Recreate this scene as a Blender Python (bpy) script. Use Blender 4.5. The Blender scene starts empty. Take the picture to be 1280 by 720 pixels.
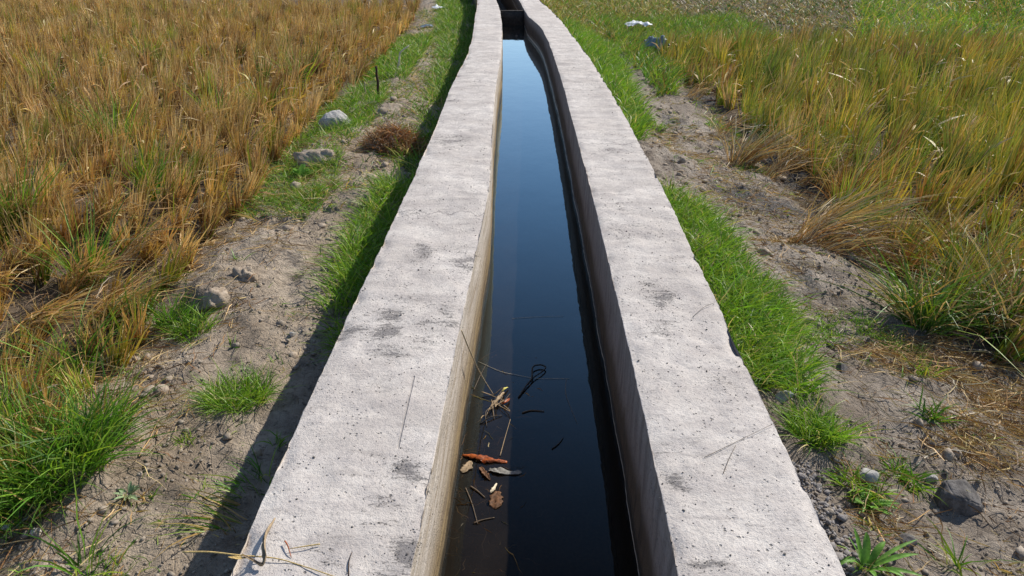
import bpy, math, random
import numpy as np

random.seed(4)
rng = np.random.default_rng(11)
C = bpy.context.scene.collection
R = math.radians

# ------------------------------------------------------------------ noise
def _h(ix, iy, seed):
    n = (ix.astype(np.int64) * 374761393 + iy.astype(np.int64) * 668265263 + seed * 1442695041) & 0x7fffffff
    n = ((n ^ (n >> 13)) * 1274126177) & 0x7fffffff
    n = (n ^ (n >> 16)) & 0xffff
    return n / 65535.0

def vnoise(x, y, seed=0):
    x = np.asarray(x, float); y = np.asarray(y, float)
    x, y = np.broadcast_arrays(x, y)
    ix = np.floor(x); iy = np.floor(y)
    fx = x - ix; fy = y - iy
    fx = fx * fx * (3 - 2 * fx); fy = fy * fy * (3 - 2 * fy)
    a = _h(ix, iy, seed); b = _h(ix + 1, iy, seed); c = _h(ix, iy + 1, seed); d = _h(ix + 1, iy + 1, seed)
    return (a * (1 - fx) + b * fx) * (1 - fy) + (c * (1 - fx) + d * fx) * fy

def fbm(x, y, seed=0, octv=3):
    v = 0.0; amp = 0.5; tot = 0
    for o in range(octv):
        v = v + amp * vnoise(np.asarray(x) * 2 ** o + 17.3 * o, np.asarray(y) * 2 ** o - 9.1 * o, seed + o)
        tot += amp; amp *= 0.5
    return v / tot * 2 - 1            # -1..1

def sst(a, b, x):
    t = np.clip((np.asarray(x, float) - a) / (b - a), 0, 1)
    return t * t * (3 - 2 * t)

# ------------------------------------------------------------------ canal lines (metres, canal runs along +Y)
_Y = [-6, 0, 2.2, 4.2, 5.8, 7.3, 9.0, 10.3, 11.4, 12.1, 13.2, 14.3, 15.7, 18, 21, 26, 40]
_LO = [-.715, -.715, -.71, -.685, -.70, -.73, -.715, -.76, -.81, -.85, -.91, -.96, -1.03, -1.22, -1.55, -2.2, -5]
_LI = [-.29, -.29, -.265, -.225, -.28, -.315, -.33, -.37, -.405, -.43, -.49, -.54, -.66, -.83, -1.15, -1.8, -4.6]
_RI = [.37, .37, .37, .35, .325, .305, .26, .22, .17, .10, -.05, -.12, -.21, -.4, -.72, -1.35, -4.1]
_RO = [.78, .78, .77, .765, .745, .71, .65, .58, .53, .50, .44, .34, .20, .02, -.28, -.9, -3.6]
_yy = np.linspace(-6, 40, 1600)
def _smooth(v):
    q = np.interp(_yy, _Y, v)
    k = np.hanning(41); k /= k.sum()
    return np.convolve(np.pad(q, 20, mode='edge'), k, mode='valid')
_lo, _li, _ri, _ro = map(_smooth, (_LO, _LI, _RI, _RO))
LO = lambda y: np.interp(y, _yy, _lo)
LI = lambda y: np.interp(y, _yy, _li)
RI = lambda y: np.interp(y, _yy, _ri)
RO = lambda y: np.interp(y, _yy, _ro)
WATER = -0.50
FALL = lambda y: np.interp(y, [0, 4, 9.5, 11.5, 14, 20, 60], [0, 0, -.10, -.16, -.22, -.30, -.30])   # the walls and the land sink a little with distance

MOUNDS = [(-1.62, 3.62, .22, .20, .10), (-1.50, 4.2, .30, .25, .09), (-1.75, 6.4, .22, .3, .09), (-1.45, 6.0, .25, .25, .06),
          (-1.2, 5.2, .3, .5, .04), (1.55, 3.95, .28, .25, .06), (1.3, 5.6, .35, .4, .05), (-1.25, 7.9, .3, .4, .06),
          (-1.3, 10.5, .3, .5, .07), (1.5, 2.6, .3, .3, .04), (-1.55, 2.1, .25, .3, .05)]
def gz(x, y, fine=True):
    x = np.asarray(x, float); y = np.asarray(y, float)
    dl = LO(y) - x; dr = x - RO(y)
    zl = -.445 + .045 * sst(.1, .45, dl) * (1 - sst(.85, 1.2, dl)) - .07 * sst(1.1, 1.5, dl)
    zr = -.24 - .14 * sst(.12, .7, dr) - .10 * sst(.9, 1.4, dr) + .0 * dr
    z = np.where(dl > dr, zl, zr) + FALL(y)
    for mx, my, sx, sy, mh in MOUNDS:
        z = z + mh * np.exp(-((x - mx) / sx) ** 2 - ((y - my) / sy) ** 2)
    z = z + .035 * fbm(x * 1.6, y * 1.6, 3, 2)
    if fine:
        z = z + .034 * fbm(x * 6, y * 6, 8, 3)
        n = fbm(x * 14, y * 14, 21, 3)
        z = z + .045 * np.maximum(n - .02, 0) + .010 * fbm(x * 34, y * 34, 31, 2)
    return z

# ------------------------------------------------------------------ camera figures, and where a line of sight meets the ground
F = 960.0; H = 1.45
PIT = math.atan(481 / F); YAW = math.atan(25 * math.cos(PIT) / F)
_fw = np.array([-math.sin(YAW) * math.cos(PIT), math.cos(YAW) * math.cos(PIT), -math.sin(PIT)])
_rt = np.array([math.cos(YAW), math.sin(YAW), 0.0]); _up = np.cross(_rt, _fw)
def at(px, py, z=None):
    d = _fw + _rt * (px - 640) / F - _up * (py - 360) / F
    zz = -.4 if z is None else z
    for _ in range(6):
        t = (zz - H) / d[2]; x, y = d[0] * t, d[1] * t
        if z is None: zz = float(gz(x, y))
    return x, y, zz

# ------------------------------------------------------------------ mesh helpers
def link(name, verts, faces, mat, loc=(0, 0, 0), parent=None, col=None, smooth=False, extra=None):
    """faces: (M,k) array of one k, or list of such arrays / lists"""
    verts = np.asarray(verts, np.float32).reshape(-1, 3)
    if isinstance(faces, np.ndarray): faces = [faces]
    elif len(faces) and not isinstance(faces[0], np.ndarray):
        by = {}
        for f in faces: by.setdefault(len(f), []).append(f)
        faces = [np.array(v) for v in by.values()]
    me = bpy.data.meshes.new(name)
    me.vertices.add(len(verts)); me.vertices.foreach_set('co', verts.ravel())
    nl = sum(f.size for f in faces); npol = sum(len(f) for f in faces)
    me.loops.add(nl); me.polygons.add(npol)
    me.loops.foreach_set('vertex_index', np.concatenate([f.ravel() for f in faces]).astype(np.int32))
    st = []; o = 0
    for f in faces:
        st.append(np.arange(len(f)) * f.shape[1] + o); o += f.size
    me.polygons.foreach_set('loop_start', np.concatenate(st).astype(np.int32))
    if smooth: me.polygons.foreach_set('use_smooth', np.ones(npol, bool))
    if col is not None:
        a = me.attributes.new('tint', 'FLOAT_COLOR', 'POINT')
        c4 = np.ones((len(verts), 4), np.float32); c4[:, :3] = col
        a.data.foreach_set('color', c4.ravel())
    for k, v in (extra or {}).items():
        a = me.attributes.new(k, 'FLOAT', 'POINT'); a.data.foreach_set('value', np.asarray(v, np.float32))
    me.update(calc_edges=True); me.validate()
    me.materials.append(mat)
    ob = bpy.data.objects.new(name, me); C.objects.link(ob)
    ob.location = loc
    if parent: ob.parent = parent
    return ob

def tag(o, label=None, cat=None, group=None, kind=None):
    if label: o['label'] = label
    if cat: o['category'] = cat
    if group: o['group'] = group
    if kind: o['kind'] = kind
    return o

def empty(name, loc, label, cat, group=None):
    o = bpy.data.objects.new(name, None); C.objects.link(o); o.location = loc; o.empty_display_size = .05
    return tag(o, label, cat, group)

def grid_faces(nr, nc):
    i = np.arange(nr - 1)[:, None] * nc + np.arange(nc - 1)[None]
    i = i.ravel()
    return np.stack([i, i + 1, i + nc + 1, i + nc], 1)

def tube(pts, rad, n=6):
    pts = np.asarray(pts, float); rad = np.broadcast_to(np.asarray(rad, float), (len(pts),))
    tg = np.gradient(pts, axis=0); tg /= np.linalg.norm(tg, axis=1)[:, None] + 1e-9
    ref = np.array([.13, .27, .95]); a = np.cross(tg, ref); a /= np.linalg.norm(a, axis=1)[:, None] + 1e-9
    b = np.cross(tg, a)
    th = np.linspace(0, 2 * math.pi, n, endpoint=False)
    V = pts[:, None] + rad[:, None, None] * (np.cos(th)[None, :, None] * a[:, None] + np.sin(th)[None, :, None] * b[:, None])
    f = []
    for i in range(len(pts) - 1):
        for k in range(n):
            f.append((i * n + k, i * n + (k + 1) % n, (i + 1) * n + (k + 1) % n, (i + 1) * n + k))
    f.append(tuple(range(n))[::-1]); f.append(tuple(range((len(pts) - 1) * n, len(pts) * n)))
    return V.reshape(-1, 3), f

def spline(pts, n=24):
    pts = np.asarray(pts, float); m = len(pts)
    t = np.linspace(0, m - 1, n)
    out = []
    P = np.vstack([2 * pts[0] - pts[1], pts, 2 * pts[-1] - pts[-2]])
    for q in t:
        i = min(int(q), m - 2); u = q - i
        p0, p1, p2, p3 = P[i], P[i + 1], P[i + 2], P[i + 3]
        out.append(.5 * (2 * p1 + (p2 - p0) * u + (2 * p0 - 5 * p1 + 4 * p2 - p3) * u * u + (3 * p1 - p0 - 3 * p2 + p3) * u ** 3))
    return np.array(out)

def merge(parts):
    V = []; Fs = []; o = 0
    for v, f in parts:
        V.append(v); Fs += [tuple(i + o for i in q) for q in f]; o += len(v)
    return np.vstack(V), Fs

# ------------------------------------------------------------------ materials
def newmat(name):
    m = bpy.data.materials.new(name); m.use_nodes = True
    nt = m.node_tree; nt.nodes.clear()
    out = nt.nodes.new('ShaderNodeOutputMaterial')
    return m, nt, out

class N:
    """small node writer"""
    def __init__(s, nt): s.nt = nt
    def node(s, t, **kw):
        n = s.nt.nodes.new(t)
        for k, v in kw.items(): setattr(n, k, v)
        return n
    def ln(s, a, b): s.nt.links.new(a, b)
    def set(s, sock, v):
        if hasattr(v, 'is_linked'): s.ln(v, sock)
        else: sock.default_value = v
    def pos(s): return s.node('ShaderNodeTexCoord').outputs['Object']
    def mapv(s, v, sc): 
        n = s.node('ShaderNodeMapping'); s.ln(v, n.inputs[0]); n.inputs['Scale'].default_value = sc; return n.outputs[0]
    def noise(s, v, scale, det=4, rough=.6, dist=0):
        n = s.node('ShaderNodeTexNoise'); s.ln(v, n.inputs['Vector'])
        n.inputs['Scale'].default_value = scale; n.inputs['Detail'].default_value = det; n.inputs['Roughness'].default_value = rough
        n.inputs['Distortion'].default_value = dist; return n.outputs[0]
    def voro(s, v, scale, feat='F1'):
        n = s.node('ShaderNodeTexVoronoi', feature=feat); s.ln(v, n.inputs['Vector']); n.inputs['Scale'].default_value = scale
        return n.outputs['Distance']
    def math(s, op, a, b=0.0, c=0.0):
        n = s.node('ShaderNodeMath', operation=op)
        s.set(n.inputs[0], a); s.set(n.inputs[1], b); s.set(n.inputs[2], c); return n.outputs[0]
    def ss(s, v, a, b, lo=0.0, hi=1.0):
        n = s.node('ShaderNodeMapRange', interpolation_type='SMOOTHSTEP'); s.set(n.inputs[0], v)
        n.inputs[1].default_value = a; n.inputs[2].default_value = b; n.inputs[3].default_value = lo; n.inputs[4].default_value = hi
        return n.outputs[0]
    def mix(s, f, a, b, mode='MIX'):
        n = s.node('ShaderNodeMix', data_type='RGBA', blend_type=mode)
        s.set(n.inputs[0], f)
        for k, v in ((6, a), (7, b)):
            if hasattr(v, 'is_linked'): s.ln(v, n.inputs[k])
            else: n.inputs[k].default_value = (*v, 1)
        return n.outputs[2]
    def bump(s, h, strength=.5, dist=.01, normal=None):
        n = s.node('ShaderNodeBump'); s.ln(h, n.inputs['Height']); n.inputs['Strength'].default_value = strength
        n.inputs['Distance'].default_value = dist
        if normal: s.ln(normal, n.inputs['Normal'])
        return n.outputs[0]
    def princ(s, col, rough=.9, spec=.2, normal=None):
        n = s.node('ShaderNodeBsdfPrincipled')
        if hasattr(col, 'is_linked'): s.ln(col, n.inputs['Base Color'])
        else: n.inputs['Base Color'].default_value = (*col, 1)
        s.set(n.inputs['Roughness'], rough); n.inputs['Specular IOR Level'].default_value = spec
        if normal: s.ln(normal, n.inputs['Normal'])
        return n
    def attr(s, name, o='Color'): return s.node('ShaderNodeAttribute', attribute_name=name).outputs[o]

def veg_mat(name, transl=.35, rough=.55, spec=.25, tt=(1.1, 1.15, .7)):
    m, nt, out = newmat(name); w = N(nt)
    c = w.attr('tint')
    p = w.pos()
    n = w.noise(p, 60, 2)
    c2 = w.mix(1.0, c, w.mix(n, (.72, .72, .72), (1.28, 1.28, 1.28)), 'MULTIPLY')
    b = w.princ(c2, rough, spec)
    t = w.node('ShaderNodeBsdfTranslucent'); w.ln(w.mix(1.0, c2, tt, 'MULTIPLY'), t.inputs[0])
    mx = w.node('ShaderNodeMixShader'); mx.inputs[0].default_value = transl
    w.ln(b.outputs[0], mx.inputs[1]); w.ln(t.outputs[0], mx.inputs[2]); w.ln(mx.outputs[0], out.inputs[0])
    return m
M_GRASS = veg_mat('grass_blade', .36, .45, .35)
M_RICE = veg_mat('rice_blade', .22, .5, .35, (1.15, 1.0, .6))
M_DRY = veg_mat('dry_stalk', .12, .7, .2)

def concrete(name, left):
    m, nt, out = newmat(name); w = N(nt)
    p = w.pos()
    sx = w.node('ShaderNodeSeparateXYZ'); w.ln(p, sx.inputs[0]); X, Y, Z = sx.outputs
    geo = w.node('ShaderNodeNewGeometry'); sn = w.node('ShaderNodeSeparateXYZ'); w.ln(geo.outputs['True Normal'], sn.inputs[0])
    top = w.ss(sn.outputs[2], .35, .75)
    big = w.noise(p, 2.2, 5, .6); mid = w.noise(p, 11, 6, .65); fine = w.noise(p, 75, 5, .7); grit = w.noise(p, 240, 3, .7)
    base = w.mix(w.ss(big, .3, .7), (.55, .495, .447), (.68, .625, .572))
    base = w.mix(w.ss(mid, .35, .68, 0, .55), base, (.43, .385, .365))
    base = w.mix(w.ss(fine, .50, .72, 0, .62), base, (.30, .27, .258))
    spk = w.noise(p, 120, 4, .8, .6)
    spm = w.ss(w.noise(p, 3.2, 4, .6), .38, .62, .25, 1)
    base = w.mix(w.math('MULTIPLY', w.ss(spk, .575, .66), w.math('MULTIPLY', spm, .85)), base, (.15, .135, .13))
    mot = w.noise(w.mapv(p, (1.3, 2.6, 1)), 2.6, 6, .68, .4)
    base = w.mix(w.math('MULTIPLY', w.ss(mot, .42, .68, 0, .62), w.ss(Y, 1.0, 5.0, .55, 1.0)), base, (.335, .295, .275))
    mot2 = w.noise(w.mapv(p, (5, 17, 5)), 1.0, 6, .72, .3)
    base = w.mix(w.ss(mot2, .54, .70, 0, .42), base, (.24, .212, .20))
    # grime patches with broken speckled edges
    stain = w.attr('stain', 'Fac')
    sp = w.noise(w.mapv(p, (1, 1.5, 1)), 72, 6, .8)
    wav = w.noise(w.mapv(p, (9, 34, 9)), 1.0, 5, .7)
    lim = w.math('ADD', w.math('MULTIPLY', stain, .37), w.math('MULTIPLY', w.math('SUBTRACT', wav, .5), .75))
    dk = w.ss(w.math('ADD', sp, lim), .66, .80)
    base = w.mix(w.math('MULTIPLY', w.math('MULTIPLY', dk, .8), top), base, (.135, .125, .125))
    base = w.mix(w.math('MULTIPLY', w.ss(stain, .05, .9), .32), base, (.27, .245, .235))
    # little pits and black specks
    v = w.voro(p, 55); pitm = w.ss(w.noise(p, 14, 3), .5, .62)
    pit = w.math('MULTIPLY', w.ss(v, .12, .24, 1, 0), pitm)
    base = w.mix(w.math('MULTIPLY', pit, .75), base, (.10, .095, .095))
    # pour joints across the top
    jn = w.math('MULTIPLY', w.math('SUBTRACT', w.noise(w.mapv(p, (6, .01, .01)), 1.5, 5, .6), .5), .35)
    for y0 in ((3.78, 7.3, 10.2) if left else (5.15, 8.4)):
        jl = w.ss(w.math('ABSOLUTE', w.math('ADD', w.math('SUBTRACT', Y, y0), jn)), .002, .009, 1, 0)
        base = w.mix(w.math('MULTIPLY', jl, .6), base, (.17, .15, .145))
    # side faces: smooth render, tan algae lower down, dark wet band just over the water
    side = w.math('SUBTRACT', 1.0, top)
    streak = w.noise(w.mapv(p, (14, 1.1, 30)), 1.6, 5, .65)
    streakv = w.noise(w.mapv(p, (14, 16, 1.2)), 1.2, 4, .6)
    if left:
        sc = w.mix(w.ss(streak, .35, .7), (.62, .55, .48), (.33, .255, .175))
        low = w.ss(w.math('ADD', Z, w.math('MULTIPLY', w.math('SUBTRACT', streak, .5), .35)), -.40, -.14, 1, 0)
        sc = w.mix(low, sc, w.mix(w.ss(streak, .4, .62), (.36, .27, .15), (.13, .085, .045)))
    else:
        sc = w.mix(w.ss(streakv, .35, .7), (.27, .24, .235), (.16, .14, .135))  # inner face's shade put into a darker grey than the sunny wall
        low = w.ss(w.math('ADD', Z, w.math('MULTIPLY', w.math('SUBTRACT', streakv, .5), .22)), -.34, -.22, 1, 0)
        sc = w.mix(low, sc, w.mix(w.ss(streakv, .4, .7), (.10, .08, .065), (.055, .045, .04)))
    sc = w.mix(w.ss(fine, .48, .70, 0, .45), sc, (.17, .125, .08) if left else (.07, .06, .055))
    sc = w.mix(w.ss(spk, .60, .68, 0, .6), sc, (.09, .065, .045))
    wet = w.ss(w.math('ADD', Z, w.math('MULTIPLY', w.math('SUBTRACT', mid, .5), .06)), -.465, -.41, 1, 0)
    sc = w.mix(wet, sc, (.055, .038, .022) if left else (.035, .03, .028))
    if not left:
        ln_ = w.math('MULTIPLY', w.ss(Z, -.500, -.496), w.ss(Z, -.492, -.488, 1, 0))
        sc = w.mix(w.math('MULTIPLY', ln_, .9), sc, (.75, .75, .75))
    sc = w.mix(w.math('MULTIPLY', pit, .5), sc, (.10, .09, .085))
    col = w.mix(side, base, sc)
    hgt = w.math('ADD', w.math('MULTIPLY', fine, .6), w.math('MULTIPLY', grit, .35))
    hgt = w.math('SUBTRACT', hgt, w.math('MULTIPLY', pit, .8))
    hgt = w.math('ADD', hgt, w.math('MULTIPLY', mid, .8))
    hgt = w.math('SUBTRACT', hgt, w.math('MULTIPLY', dk, .25))
    if left:
        # one straight scratch in the wall top
        x0, y0, _ = at(518, 470, 0); x1, y1, _ = at(497, 562, 0)
        L = math.hypot(x1 - x0, y1 - y0); ux, uy = (x1 - x0) / L, (y1 - y0) / L
        al = w.math('ADD', w.math('MULTIPLY', w.math('SUBTRACT', X, x0), ux), w.math('MULTIPLY', w.math('SUBTRACT', Y, y0), uy))
        pe = w.math('ABSOLUTE', w.math('ADD', w.math('MULTIPLY', w.math('SUBTRACT', X, x0), -uy), w.math('MULTIPLY', w.math('SUBTRACT', Y, y0), ux)))
        g = w.math('MULTIPLY', w.ss(pe, .0015, .0035, 1, 0), w.math('MULTIPLY', w.ss(al, 0, .01), w.ss(al, L - .02, L, 1, 0)))
        g = w.math('MULTIPLY', g, top)
        col = w.mix(w.math('MULTIPLY', g, .35), col, (.25, .22, .21))
        hgt = w.math('SUBTRACT', hgt, w.math('MULTIPLY', g, 1.2))
    nb = w.bump(hgt, .85, .009)
    rough = w.ss(wet, 0, 1, .92, .45)
    b = w.princ(col, rough, .25, nb); w.ln(b.outputs[0], out.inputs[0])
    return m

def soil():
    m, nt, out = newmat('dry_soil'); w = N(nt); p = w.pos()
    a = w.noise(p, 1.3, 5, .6); b = w.noise(p, 7, 6, .7); c = w.noise(p, 38, 6, .7); d = w.noise(p, 160, 4, .7)
    sx = w.node('ShaderNodeSeparateXYZ'); w.ln(p, sx.inputs[0])
    rightside = w.ss(sx.outputs[0], -.1, .3)
    pale = w.mix(rightside, (.50, .415, .325), (.44, .38, .315))
    deep = w.mix(rightside, (.34, .265, .19), (.27, .22, .175))
    col = w.mix(w.ss(a, .32, .68), pale, deep)
    col = w.mix(w.ss(b, .42, .72, 0, .8), col, (.17, .135, .105))
    col = w.mix(w.ss(b, .22, .40, .5, 0), col, (.46, .41, .35))
    col = w.mix(w.ss(c, .52, .68, 0, .8), col, (.10, .08, .065))
    col = w.mix(w.ss(d, .6, .75, 0, .5), col, (.50, .45, .40))
    fieldm = w.attr('field', 'Fac')
    col = w.mix(w.math('MULTIPLY', fieldm, .8), col, w.mix(c, (.13, .09, .055), (.07, .05, .035)))  # browner field soil, darkened further to paint shade between the clumps
    am = w.ss(w.math('ADD', w.attr('ash_shade', 'Fac'), w.math('MULTIPLY', w.math('SUBTRACT', c, .5), 1.2)), .2, .6)
    col = w.mix(w.math('MULTIPLY', am, .85), col, w.mix(w.ss(d, .45, .7), (.06, .06, .064), (.27, .26, .26)))
    crack = w.ss(w.voro(w.mapv(p, (1, 1, .3)), 17, 'DISTANCE_TO_EDGE'), .0, .05)
    h = w.math('ADD', w.math('MULTIPLY', b, .9), w.math('ADD', w.math('MULTIPLY', c, .7), w.math('MULTIPLY', d, .25)))
    h = w.math('ADD', h, w.math('MULTIPLY', crack, .12))
    n = w.bump(h, 1.0, .034)
    q = w.princ(col, .95, .12, n); w.ln(q.outputs[0], out.inputs[0]); return m

def stone(name, c1, c2, sc=22, bump=.7):
    m, nt, out = newmat(name); w = N(nt); p = w.pos()
    a = w.noise(p, sc, 6, .7); b = w.noise(p, sc * 6, 4, .7)
    col = w.mix(w.ss(a, .3, .7), c1, c2); col = w.mix(w.ss(b, .5, .75, 0, .5), col, tuple(x * .5 for x in c1))
    n = w.bump(w.math('ADD', a, w.math('MULTIPLY', b, .5)), bump, .008)
    q = w.princ(col, .9, .25, n); w.ln(q.outputs[0], out.inputs[0]); return m

def plain(name, col, rough=.7, spec=.3, transl=0, var=.35, sc=60):
    m, nt, out = newmat(name); w = N(nt); p = w.pos()
    a = w.noise(p, sc, 4, .65)
    c = w.mix(w.ss(a, .3, .7), tuple(x * (1 - var) for x in col), tuple(min(1, x * (1 + var)) for x in col))
    n = w.bump(a, .4, .003)
    q = w.princ(c, rough, spec, n)
    if transl:
        t = w.node('ShaderNodeBsdfTranslucent'); w.ln(c, t.inputs[0]); mx = w.node('ShaderNodeMixShader'); mx.inputs[0].default_value = transl
        w.ln(q.outputs[0], mx.inputs[1]); w.ln(t.outputs[0], mx.inputs[2]); w.ln(mx.outputs[0], out.inputs[0])
    else: w.ln(q.outputs[0], out.inputs[0])
    return m

def water_mat():
    m, nt, out = newmat('still_water'); w = N(nt); p = w.pos()
    rip = w.noise(w.mapv(p, (1, .6, 1)), 5, 2, .5)
    rip2 = w.noise(p, 26, 2, .5)
    nb = w.bump(w.math('ADD', rip, w.math('MULTIPLY', rip2, .12)), .06, .02)
    lw = w.node('ShaderNodeLayerWeight'); lw.inputs[0].default_value = .5; w.ln(nb, lw.inputs['Normal'])
    frv = w.math('MINIMUM', w.math('MULTIPLY', w.math('POWER', lw.outputs['Facing'], 3.7), 1.5), .95)
    gl = w.node('ShaderNodeBsdfGlossy'); gl.inputs['Roughness'].default_value = .015; w.ln(nb, gl.inputs['Normal'])
    w.ln(w.mix(w.ss(lw.outputs['Facing'], .62, .92), (.62, .88, 1), (.95, 1, 1)), gl.inputs['Color'])
    mur = w.noise(w.mapv(p, (1.6, 1, 1)), 6, 5, .65)
    df = w.node('ShaderNodeBsdfDiffuse'); w.ln(w.mix(mur, (.008, .007, .006), (.048, .037, .029)), df.inputs[0])
    tr = w.node('ShaderNodeBsdfTransparent'); tr.inputs[0].default_value = (.50, .44, .36, 1)
    mx = w.node('ShaderNodeMixShader'); mx.inputs[0].default_value = .6
    w.ln(df.outputs[0], mx.inputs[1]); w.ln(tr.outputs[0], mx.inputs[2])
    m2 = w.node('ShaderNodeMixShader'); w.ln(frv, m2.inputs[0]); w.ln(mx.outputs[0], m2.inputs[1]); w.ln(gl.outputs[0], m2.inputs[2])
    w.ln(m2.outputs[0], out.inputs[0]); return m

M_SOIL = soil()
M_CL, M_CR = concrete('concrete_sunny', True), concrete('concrete_shade_side', False)
M_ROCKD = stone('dark_rock', (.075, .068, .064), (.19, .175, .165))
M_ROCKG = stone('grey_rock', (.26, .25, .235), (.50, .48, .45))
M_CLOD = stone('earth_clod', (.27, .21, .155), (.46, .38, .295), 24, 1.0)
M_PEB = stone('pale_pebble', (.45, .42, .37), (.66, .63, .58), 30, .4)
M_GRAV = stone('gravel', (.20, .165, .13), (.40, .34, .275), 30, .6)
M_RUB = stone('mortar_rubble', (.20, .18, .172), (.38, .35, .335), 40, 1.0)
M_CRUMB = stone('dark_crumb', (.09, .08, .075), (.20, .18, .165), 30, .6)
M_MUD = plain('canal_mud', (.035, .028, .02), .8, .2)

# ------------------------------------------------------------------ ground, bed, water
def gradline(a, fine_to, step, far, g=1.13):
    v = [a]
    while v[-1] < fine_to: v.append(v[-1] + step)
    while v[-1] < far: step *= g; v.append(v[-1] + step)
    return np.array(v)
D = gradline(0, 1.9, .022, 420, 1.10)
yf = gradline(1.0, 6.5, .024, 420, 1.05); yb = 1.0 - gradline(0, .1, .05, 60, 1.25)[1:]
ROWS = np.concatenate([yb[::-1], yf])
gl_ = (LO(ROWS) + .14)[:, None] - D[None]; gr_ = (RO(ROWS) - .14)[:, None] + D[None]
Xg = np.concatenate([gl_[:, ::-1], gr_], 1); Yg = np.repeat(ROWS[:, None], Xg.shape[1], 1)
Zg = gz(Xg, Yg)
nD = len(D); chan = np.zeros(Xg.shape, bool); chan[:, nD - 3:nD + 3] = True
Zg[chan] = -1.35
ash_shade = np.zeros(Xg.shape)
for px, py, rx, ry, a_ in ((880, 130, .22, .5, .9), (945, 195, .28, .35, 1), (1005, 225, .25, .22, 1), (930, 245, .3, .25, .7), (985, 262, .25, .2, .8), (840, 150, .15, .5, .5), (1180, 440, .45, .12, .5)):  # ash patches; the last one paints the rice's shadow onto the soil
    ax, ay, _ = at(px, py); ash_shade = np.maximum(ash_shade, a_ * np.exp(-((Xg - ax) / rx) ** 2 - ((Yg - ay) / ry) ** 2))
dl = LO(Yg) - Xg; dr = Xg - RO(Yg)
fieldmask = np.maximum(sst(1.1, 1.4, dl), sst(1.0, 1.3, dr) * sst(2.7, 3.4, Yg))
tag(link('ground', np.stack([Xg, Yg, Zg], -1), grid_faces(*Xg.shape), M_SOIL, smooth=True, extra={'field': fieldmask.ravel(), 'ash_shade': ash_shade.ravel()}),
    'pale dry bare soil along both sides of the canal', 'ground', kind='structure')

yr = np.linspace(-5, 30, 400)
bx = np.stack([LI(yr) - .06, RI(yr) + .06], 1)
tag(link('canal_bed', np.stack([bx, np.repeat(yr[:, None], 2, 1), np.full(bx.shape, -.88)], -1), grid_faces(*bx.shape), M_MUD),
    'dark muddy canal bed under the water', 'canal bed', kind='structure')
yw = np.linspace(-5, 14.33, 300)
wx = np.stack([LI(yw) - .03, RI(yw) + .03], 1)
tag(link('water', np.stack([wx, np.repeat(yw[:, None], 2, 1), np.full(wx.shape, WATER)], -1), grid_faces(*wx.shape), water_mat(), smooth=True),
    'still dark water in the canal reflecting blue sky', 'water', kind='structure')

# ------------------------------------------------------------------ the two concrete canal walls
STAINS = {True: [(490, 600, .075, .10, 1), (455, 640, .05, .05, .5), (505, 405, .11, .17, .95), (440, 410, .05, .08, .8), (565, 395, .05, .12, .9), (560, 172, .13, .22, .6),
                 (560, 118, .1, .2, .5), (595, 95, .07, .3, .4), (480, 480, .06, .05, .5), (400, 690, .07, .05, .35), (530, 315, .06, .06, .6), (575, 325, .05, .1, .7), (500, 690, .05, .06, .8),
                 (600, 45, .08, .5, .4), (520, 270, .10, .12, .5)],
          False: [(795, 290, .06, .14, .9), (782, 260, .06, .1, .6), (770, 175, .09, .3, .6), (742, 100, .1, .35, .5), (815, 370, .05, .12, .8), (825, 410, .07, .10, .7),
                  (862, 612, .03, .03, 1), (855, 575, .035, .03, .7), (900, 530, .04, .03, .4), (870, 715, .05, .03, 1), (890, 470, .06, .06, .4), (850, 330, .08, .08, .45), (940, 640, .05, .05, .25),
                  (720, 70, .1, .5, .4)]}
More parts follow.
